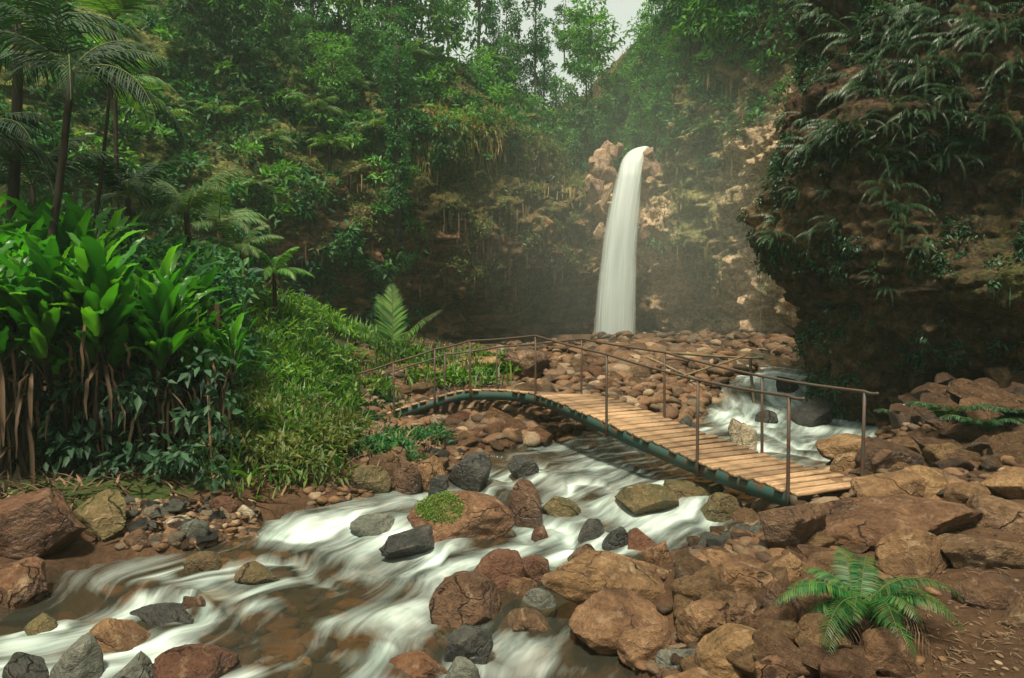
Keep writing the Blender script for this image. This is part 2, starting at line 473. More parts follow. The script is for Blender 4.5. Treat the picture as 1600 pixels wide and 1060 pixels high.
def dist_poly(P2, poly):
    A = poly[:-1]; B = poly[1:]; best = np.full(len(P2), 1e9)
    for a, b in zip(A, B):
        ab = b - a; t = np.clip(((P2 - a) @ ab) / (ab @ ab + 1e-9), 0, 1)
        d = np.linalg.norm(P2 - a - t[:, None] * ab, axis=1); best = np.minimum(best, d)
    return best

def inside(P2, poly):
    x, y = P2[:, 0], P2[:, 1]; c = np.zeros(len(P2), dtype=bool)
    n = len(poly); j = n - 1
    for i in range(n):
        xi, yi = poly[i]; xj, yj = poly[j]
        m = ((yi > y) != (yj > y)) & (x < (xj - xi) * (y - yi) / (yj - yi + 1e-12) + xi)
        c ^= m; j = i
    return c

Ls, Rs = Lc[::8], Rc[::8]
RPOLY = np.vstack([Ls, Rs[::-1]])

NFOOT = np.array([(5.9, 12.6), (6.05, 12.0), (6.7, 11.0), (7.4, 10.0), (8.2, 8.8), (9.3, 7.2), (11.0, 5.2), (14, 2)])
def ground_z(x, y):
    x = np.asarray(x, float).ravel(); y = np.asarray(y, float).ravel()
    p2 = np.stack([x, y], 1); p3 = np.stack([x, y, 0 * x], 1)
    dl, dr = dist_poly(p2, Ls), dist_poly(p2, Rs)
    ins = inside(p2, RPOLY)
    w = W(y)
    dmin = np.minimum(dl, dr)
    bed = w - .10 - .34 * sstep(0, 1.0, dmin) + .07 * fbm(p3, 1.6, 4, 3)
    # left bank
    left = dl < dr
    zl = w + .02 + .26 * sstep(0, 1.3, dl) + .05 * dl
    mound = np.exp(-((x + 5.6) / 2.2) ** 2 - ((y - 14.2) / 3.2) ** 2)
    zl = zl + 1.35 * mound * sstep(.2, 2.0, dl); zl = zl - .03 * np.maximum(dl - 1, 0) * sstep(-3, -1, x)
    mound2 = np.exp(-((x + 2.1) / 1.6) ** 2 - ((y - 12.0) / 1.3) ** 2)
    zl = zl - .55 * mound2 * sstep(.1, .8, dl)
    zl = zl + .5 * sstep(-5.5, -10, x)
    grav = sstep(-3.2, -.5, x) * sstep(11, 13, y) * (1 - sstep(24, 27.5, y))
    zl = zl + grav * (.006 * (y - 12) - .05 * np.maximum(dl - 1, 0) * 0) ; zl = zl - .05 * dl * sstep(17, 21, y)
    kk = sstep(22.5, 25.5, y); zl = zl * (1 - kk) + .95 * kk
    # right bank
    zr = w + .04 + .22 * sstep(0, .9, dr) + .12 * dr
    zr = zr - .05 * np.clip(dr - 2.5, 0, 9) - .10 * dr * sstep(15, 18, y)
    dfoot = dist_poly(p2, NFOOT)
    zr = zr + .62 * sstep(2.3, .3, dfoot) * (1 - sstep(13.0, 14.0, y)) * sstep(.1, .9, dr)
    zb = np.where(left, zl, zr)
    zb = zb + .06 * fbm(p3, .9, 4, 9) * sstep(0, .8, dmin) + .02 * fbm(p3, 6, 3, 5)
    return np.where(ins, bed, zb), ins, dmin, left

def build_ground():
    xs = np.concatenate([np.arange(-30, -9, .5), np.arange(-9, 9, .075), np.arange(9, 26, .5)])
    ys = np.concatenate([np.arange(-12, 1.5, .5), np.arange(1.5, 12, .07), np.arange(12, 40, .16)])
    X, Y = np.meshgrid(xs, ys, indexing='ij')
    z, ins, dm, left = ground_z(X, Y)
    V = np.stack([X.ravel(), Y.ravel(), z], 1)
    x, y = V[:, 0], V[:, 1]
    green = np.where(left & ~ins, np.clip(sstep(-.8, -2.2, x) , 0, 1) * sstep(.4, 1.0, dm), .12 * sstep(8, 10, y) * (~ins))
    green = green * (1 - sstep(-3.0, -1.6, x) * sstep(12.5, 13.5, y))
    bed = np.where(ins, sstep(0, .25, dm), 0)
    me = make_mesh('ground', V, grid_quads(len(xs), len(ys)), M['ground'], attrs={'green': green, 'bed': bed})
    return tag(obj('ground', me), 'brown soil of the valley floor and river banks', None, None, 'structure'), V
ground, gV = build_ground()

# foam blobs: (px, py, radius px, strength)
FOAM = [(1210, 585, 30, .9), (1200, 605, 40, .8), (1150, 655, 45, 1.0), (1200, 650, 60, .8), (1320, 660, 50, 1.0), (1240, 690, 90, .62), (1180, 700, 70, .6), (1215, 595, 70, 1.15), (1230, 625, 60, .8), (1100, 690, 60, .6), (1290, 665, 60, .8),
        (960, 700, 60, .45), (880, 690, 40, .5), (1000, 720, 50, .4), (930, 735, 70, .7), (1010, 775, 70, .45), (880, 755, 40, .75), (1110, 790, 40, .8),
        (1010, 800, 90, .85), (930, 795, 60, .8), (870, 830, 80, .75), (760, 745, 40, .8), (690, 760, 40, .8), (620, 780, 60, .75), (540, 790, 70, .9),
        (470, 815, 60, .9), (430, 830, 50, .8), (560, 815, 50, .6), (690, 850, 70, .7), (800, 860, 60, .5), (660, 880, 60, .6), (580, 885, 60, .7), (420, 875, 50, .5),
        (380, 905, 50, .6), (350, 925, 50, .75), (300, 940, 60, .6), (240, 950, 50, .5), (180, 965, 40, .4), (250, 880, 60, .35), (400, 950, 40, .6), (520, 860, 50, .3),
        (40, 1005, 60, .95), (20, 1040, 50, .8), (130, 1055, 40, .5), (590, 975, 70, .85), (520, 970, 40, .6), (640, 960, 40, .6), (560, 1040, 50, .6), (450, 1050, 40, .4),
        (620, 1000, 50, .6), (800, 1010, 50, .5), (850, 1040, 40, .4), (760, 1045, 40, .4), (700, 1000, 40, .3)]
def build_water():
    ns, nt = 900, 190
    L = catmull(Lw, ns); Rr = catmull(Rw, ns)
    d = Rr - L; wd = np.linalg.norm(d, axis=1)
    un = d / wd[:, None]
    L = L - un * .5; Rr = Rr + un * .5
    t = np.linspace(0, 1, nt)
    X = L[:, None, :] * (1 - t)[None, :, None] + Rr[:, None, :] * t[None, :, None]
    mid = .5 * (L + Rr); s = np.concatenate([[0], np.cumsum(np.linalg.norm(np.diff(mid, axis=0), axis=1))])
    # mean width for stable streaks
    wl = np.convolve(np.pad(wd, 60, mode='edge'), np.ones(121) / 121, 'valid')
    U = (t[None, :] - .5) * wl[:, None]; S = np.repeat(s[:, None], nt, 1)
    uv = np.stack([U.ravel(), S.ravel()], 1)
    x, y = X[..., 0].ravel(), X[..., 1].ravel()
    foam = np.zeros(len(x)); hump = np.zeros(len(x))
    for px, py, r, st in FOAM:
        c = water_pt(px, py); ca = water_pt(px + r, py); ry = r * .45
        cb = water_pt(px, py + ry)
        rx = abs(ca[0] - c[0]) * 1.05; ryw = max(abs(cb[1] - c[1]) * 1.0, .14); st = st * .80
        # ellipse roughly along the flow
        dx, dy = x - c[0], y - c[1]
        foam = np.maximum(foam, st * np.exp(-((dx / rx) ** 2 + (dy / ryw) ** 2) * .8))
    for o in bpy.data.objects:
        if o.get('group') != G_M: continue
        w_ = o.dimensions if False else None
        c = np.array(o.location); vv_ = np.array([v.co[:] for v in o.data.vertices]); rx = vv_[:, 0].max()
        k = int(np.argmin((x - c[0]) ** 2 + (y - c[1]) ** 2)); du = uv[:, 0] - uv[k, 0]; ds = uv[:, 1] - uv[k, 1]
        wake = .75 * np.exp(-((np.abs(du) - rx * 1.05) / (.22 * rx + .05)) ** 2) * sstep(-1.2 * rx, -.3 * rx, ds) * sstep(4.0 * rx, .5 * rx, ds)
        wake += .45 * np.exp(-(du / (rx * .8)) ** 2) * sstep(.6 * rx, 1.4 * rx, ds) * sstep(4.5 * rx, 1.5 * rx, ds)
        foam = np.maximum(foam, wake)
        hump = hump + .05 * np.exp(-(du / (rx * 1.1)) ** 2 - ((ds + rx * 1.0) / (rx * .7)) ** 2) - .05 * np.exp(-(du / (rx * .9)) ** 2 - ((ds - rx * 1.5) / (rx * .8)) ** 2)
    n3 = np.stack([uv[:, 0] * 1.6, uv[:, 1] * .55, 0 * x], 1)
    n4 = np.stack([uv[:, 0] * 5, uv[:, 1] * 1.1, 0 * x], 1)
    calm = sstep(30, 17, y)
    z = W(y) + (.11 * fbm(n3, 1, 3, 31) + .022 * fbm(n4, 1, 3, 37)) * calm + hump + .05 * foam * (fbm(n3, 2.3, 2, 41))
    msk = sstep(-.15, .25, fbm(np.stack([x, y, 0 * x], 1), .55, 2, 83)) * calm
    fr = (uv[:, 1] * .85 + 1.1 * fbm(np.stack([x, y, 0 * x], 1), .8, 3, 81)) % 1.0
    z = z + .075 * msk * ((fr) * sstep(1.0, .86, fr) - .5) * 1.0 * (y < 14)
    foam = foam + msk * (.42 * np.exp(-(np.minimum(np.abs(fr - .04), np.abs(fr - 1.04)) / .10) ** 2) - .16) * (foam > .12)
    me = make_mesh('water', np.stack([x, y, z], 1), grid_quads(ns, nt), M['water'], attrs={'foam': foam}, uv=uv)
    return tag(obj('water', me), 'silky white and green river water flowing through the valley', None, None, 'structure')


# ------------------------------------------------------------------ cliffs
def wall(name, pts, profs, hmax, nu, nh, z0, noise_amp, mat, seed, bumps=(), attr_fn=None, zcurve=None):
    """pts: plan control points with the valley on the left hand of travel reversed; profs: per control point [(h, offset away from valley)]"""
    C = catmull(pts, nu)
    tan = np.gradient(C, axis=0); tan /= np.linalg.norm(tan, axis=1)[:, None]
    nrm = np.stack([-tan[:, 1], tan[:, 0]], 1)        # away from the valley (left of travel)
    ker = np.ones(25) / 25
    nrm = np.stack([np.convolve(np.pad(nrm[:, k], 12, mode='edge'), ker, 'valid') for k in (0, 1)], 1)
    nrm /= np.linalg.norm(nrm, axis=1)[:, None]
    hs = np.linspace(0, 1, nh) ** 1.0 * hmax
    tab = np.array([np.interp(hs, [a for a, b in p], [b for a, b in p]) for p in profs])   # ctrl x nh
    uu = np.linspace(0, len(pts) - 1, nu); i = np.minimum(uu.astype(int), len(pts) - 2); f = uu - i; f = f * f * (3 - 2 * f)
    off = tab[i] * (1 - f)[:, None] + tab[i + 1] * f[:, None]
    for (bu, bh, ru, rh, amt) in bumps:
        off = off + amt * np.exp(-((uu[:, None] - bu) / ru) ** 2 - ((hs[None, :] - bh) / rh) ** 2)
    X = C[:, None, :] + nrm[:, None, :] * off[..., None]
    Z = np.repeat(hs[None, :], nu, 0) + z0
    V = np.concatenate([X, Z[..., None]], 2).reshape(-1, 3)
    q = V.copy(); q[:, 2] *= 1.25
    a = noise_amp
    blk = np.round(3 * fbm(q, .55, 3, seed + 31)) / 3
    dsp = a * (1.0 * fbm(q, .28, 3, seed) + .6 * fbm(q, .9, 4, seed + 5, ridge=True) + .45 * blk + .28 * fbm(q, 2.8, 4, seed + 9, ridge=True) + .09 * fbm(q, 9, 3, seed + 13))
    V[:, :2] += np.repeat(nrm, nh, 0) * dsp[:, None]
    V[:, 2] += .35 * a * fbm(q + 40, .7, 3, seed + 21)
    at = attr_fn(V, np.repeat(uu, nh), np.tile(hs, nu)) if attr_fn else {'pale': np.zeros(len(V)), 'moss': np.zeros(len(V))}
    F = grid_quads(nu, nh)
    me = make_mesh(name, V, F, mat, attrs=at)
    o = obj(name, me)
    return o, V, F, nrm

S1 = [(0, 0), (12, 9), (24, 18)]
far_pts = [(-24, 2), (-17, 8), (-13, 14), (-9.8, 20), (-6.3, 26), (-2, 30), (2.4, 32), (4.75, 32.3), (7.0, 31.6), (9.0, 28), (9.8, 23), (11, 17)]
far_prof = [S1, [(0, 0), (3, 1.5), (12, 8), (24, 17)], [(0, 0), (4, 1.5), (12, 7), (24, 16)],
            [(0, 0), (3, 1.0), (7, 3), (12, 6.5), (24, 17)],
            [(0, .8), (2, .4), (6.5, .6), (8, 1.7), (12, 5), (17, 12), (18, 26), (24, 60)],
            [(0, 1.6), (2, 1.2), (3.5, .2), (7.5, .0), (9.6, -.2), (10.5, 1.0), (14, 5), (17, 10), (18, 26), (24, 60)],
            [(0, 1.8), (2.5, 1.4), (4, .2), (7, .2), (9.5, 1.2), (11, 3), (14, 7), (16, 11), (17.5, 27), (24, 60)],
            [(0, 1.2), (3, .8), (7, .2), (8.0, .1), (8.15, 1.2), (8.3, 7), (9.5, 12), (12, 18), (24, 40)],
            [(0, 1.6), (3, 1.2), (5, .3), (8, 0), (10, .2), (14, 1.2), (24, 6)],
            [(0, 1.0), (2, .9), (4, .2), (8, 0), (12, .5), (24, 5)],
            [(0, .4), (3, 0), (8, 0), (24, 4)], [(0, 0), (24, 4)]]
def far_attr(V, u, h):
    pale = np.exp(-((u - 7.0) / .62) ** 2) * sstep(9.8, 8.8, h) * sstep(.5, 5.5, h) * 1.5 + 1.15 * sstep(7.3, 8.0, u) * sstep(15, 8, h)
    moss = .25 + .35 * sstep(3, 9, h) + .35 * sstep(7.8, 8.4, u) * np.exp(-((h - 4.5) / 3) ** 2) - .35 * np.exp(-((u - 7.0) / .5) ** 2)
    moss += .3 * sstep(4, 3, u); moss -= .25 * sstep(8.2, 9.0, u)
    return {'pale': pale, 'moss': moss}
cliff_far, cV, cF, cN = wall('cliff', far_pts, far_prof, 24, 760, 280, .6, .95, M['cliff'], 50, attr_fn=far_attr)
tag(cliff_far, 'brown and mossy rock wall around the waterfall', None, None, 'structure')

near_pts = [(12, 22), (9.0, 18), (6.9, 15.2), (5.75, 13.3), (6.05, 12.0), (6.7, 11.0), (7.4, 10.0), (8.2, 8.8), (9.3, 7.2), (11.0, 5.2), (14, 2), (18, -4)]
NP = [(0, 0), (.8, -.02), (1.5, -.2), (2.2, -.6), (2.9, -1.05), (3.8, -1.15), (5.2, -.95), (6.8, -.45), (9, -.1), (14, .7)]
NP2 = [(0, 0), (.8, .15), (1.2, .1), (1.7, -.5), (2.4, -.75), (3.0, -.25), (3.5, .35), (4.2, .15), (5.2, -.3), (7, -.2), (14, .8)]
near_prof = [NP, NP, NP, NP, NP, [(a, .55 * b + .45 * np.interp(a, [p[0] for p in NP2], [p[1] for p in NP2])) for a, b in NP], NP2, NP2, NP2, NP2, NP2, NP2]
def near_attr(V, u, h):
    moss = .3 + .2 * np.exp(-((h - 2.6) / .8) ** 2) * sstep(5, 6, u) + .05 * np.exp(-((h - 4.6) / .5) ** 2)
    return {'pale': .15 + .5 * np.exp(-((h - 3.6) / .5) ** 2 - ((u - 3.2) / 1.0) ** 2), 'moss': moss}
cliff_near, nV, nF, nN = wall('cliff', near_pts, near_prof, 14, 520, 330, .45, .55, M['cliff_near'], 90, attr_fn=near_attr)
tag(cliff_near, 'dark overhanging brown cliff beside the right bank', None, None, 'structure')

# ray casting against the built terrain, to stand things on it
def bvh_of(o):
    me = o.data
    vs = np.empty(len(me.vertices) * 3); me.vertices.foreach_get('co', vs); vs = vs.reshape(-1, 3)
    fs = [tuple(p.vertices) for p in me.polygons]
    return BVHTree.FromPolygons([tuple(v) for v in vs], fs)
BV = [bvh_of(ground), bvh_of(cliff_far), bvh_of(cliff_near)]
def hit(px, py, which=(0, 1, 2)):
    d = Vector(P(px, py, 10) - np.array([0, 0, CZ])).normalized(); o = Vector((0, 0, CZ)); best = None
    for i in which:
        r = BV[i].ray_cast(o, d, 200)
        if r[0] is not None and (best is None or r[3] < best[3]): best = r
    return (np.array(best[0]), np.array(best[1])) if best else (None, None)
def gz(x, y):
    r = BV[0].ray_cast(Vector((x, y, 30)), Vector((0, 0, -1)))
    return r[0][2] if r[0] is not None else 0.

# ------------------------------------------------------------------ waterfall
def build_fall():
    ctr = [(1008, 232, 33.8), (1000, 235, 32.6), (993, 243, 32.0), (986, 260, 31.6), (979, 300, 31.3), (972, 350, 31.1), (967, 400, 31.0), (963, 460, 30.9), (960, 520, 30.85), (958, 565, 30.8)]
    pts = catmull([P(*c) for c in ctr], 90)
    wpx = np.interp(pts[:, 1][::1], [30.8, 30.9, 31.0, 31.3, 31.6, 32.0, 32.6, 33.8], [70, 62, 56, 44, 36, 32, 24, 16])
    hw = wpx / 2 * pts[:, 1] / FPX
    nt = 28; V = []; uv = []; e = []
    a = np.linspace(0, 2 * math.pi, nt, endpoint=False)
    L = np.concatenate([[0], np.cumsum(np.linalg.norm(np.diff(pts, axis=0), axis=1))])
    for k in range(len(pts)):
        up = np.clip((9.3 - pts[k][2]) / .8, 0, 1)
        for j in range(nt):
            th = .30 * (.35 + .65 * up)
            fold = .05 * math.sin(5 * math.cos(a[j]) * 2.1 + 1) * up
            V.append(pts[k] + np.array([math.cos(a[j]) * hw[k], -math.sin(a[j]) * th * up + fold, math.sin(a[j]) * th * (1 - up)]))
            uv.append((math.cos(a[j]) * .5 * hw[k] / .8 + .5, L[k])); e.append(1.0 - abs(math.cos(a[j])) ** 2.6 * 1.0)
    i = np.arange(len(pts) - 1)[:, None] * nt; j = np.arange(nt)[None, :]; j2 = (j + 1) % nt
    Q = np.stack([(i + j).ravel(), (i + j2).ravel(), (i + nt + j2).ravel(), (i + nt + j).ravel()], 1)
    me = make_mesh('waterfall', V, Q, M['fall'], attrs={'edge': e}, uv=uv)
    o = obj('waterfall', me)
    tag(o, 'tall white waterfall dropping from the cliff lip into the valley', 'waterfall')
build_fall()

# ------------------------------------------------------------------ rocks
_ico = {}
def ico(sub):
    if sub not in _ico:
        bm = bmesh.new(); bmesh.ops.create_icosphere(bm, subdivisions=sub, radius=1)
        _ico[sub] = (np.array([v.co[:] for v in bm.verts]), np.array([[v.index for v in f.verts] for f in bm.faces])); bm.free()
    return _ico[sub]
def rock_v(seed, sub=4, cuts=10, amp=.1, flat=.0):
    r = np.random.default_rng(seed); V, F = ico(sub); V = V.copy()
    n = r.normal(size=(cuts, 3)); n /= np.linalg.norm(n, axis=1)[:, None]
    dd = r.uniform(.42, .86, cuts)
    for a, d in zip(n, dd):
        k = np.maximum(0, V @ a - d); V -= (k * .96)[:, None] * a
    if flat: V[:, 2] = np.where(V[:, 2] > 1 - flat, (1 - flat) + (V[:, 2] - 1 + flat) * .15, V[:, 2])
    o = r.uniform(0, 50, 3)
    V *= (1 + 1.1 * amp * fbm(V + o, 1.3, 3, seed) + amp * .55 * fbm(V + o, 3.2, 4, seed + 3, ridge=True) + amp * .22 * fbm(V + o, 13, 3, seed + 7))[:, None]
    V = V - .5 * (V.max(0) + V.min(0)); V /= V.max(0)
    return V, F

RK = 0
def hero_rock(x0, x1, top, bot, mat, label, tilt=0, deep=.75, cuts=14, group=None, sink=.12, flat=0, cat='rock', amp=.1, name='rock', water_l=False, seed=None):
    """a rock standing where the ray at its foot meets the ground; x0..x1, top..bot as seen from the path"""
    global RK; RK += 1; seed = seed or 1000 + RK
    cx = .5 * (x0 + x1)
    b, _ = hit(cx, bot, (0,))
    wz = water_pt(cx, bot)
    if wz[2] > b[2]: b = wz
    w = (x1 - x0) * b[1] / FPX
    dp = max(w * deep * .5, .05)
    if w > 1.4: dp = max(w * .3, .3)
    cy = b[1] + dp * .75
    ztop = P(cx, top, cy)[2]
    zb = min(gz(b[0] * cy / b[1], cy), b[2]) - sink
    if wz[2] > b[2] - 1e-6: zb = max(zb, wz[2] - .12 - .35 * (ztop - wz[2]))
    hz = max((ztop - zb) / 2, .04)
    V, F = rock_v(seed, 5 if (x1 - x0) > 90 else 4, cuts, amp, flat)
    V = V * np.array([w / 2 * (cy / b[1]), dp, hz])
    if tilt:
        V = V @ rot_y(R(tilt)).T
        V[:, 0] *= (w / 2 * (cy / b[1])) / abs(V[:, 0]).max()
        V[:, 2] *= hz / abs(V[:, 2]).max()
    me = make_mesh(name, V, F, M[mat])
    o = obj(name, me, loc=(P(cx, bot, cy)[0], cy, zb + hz))
    return tag(o, label, cat, group)

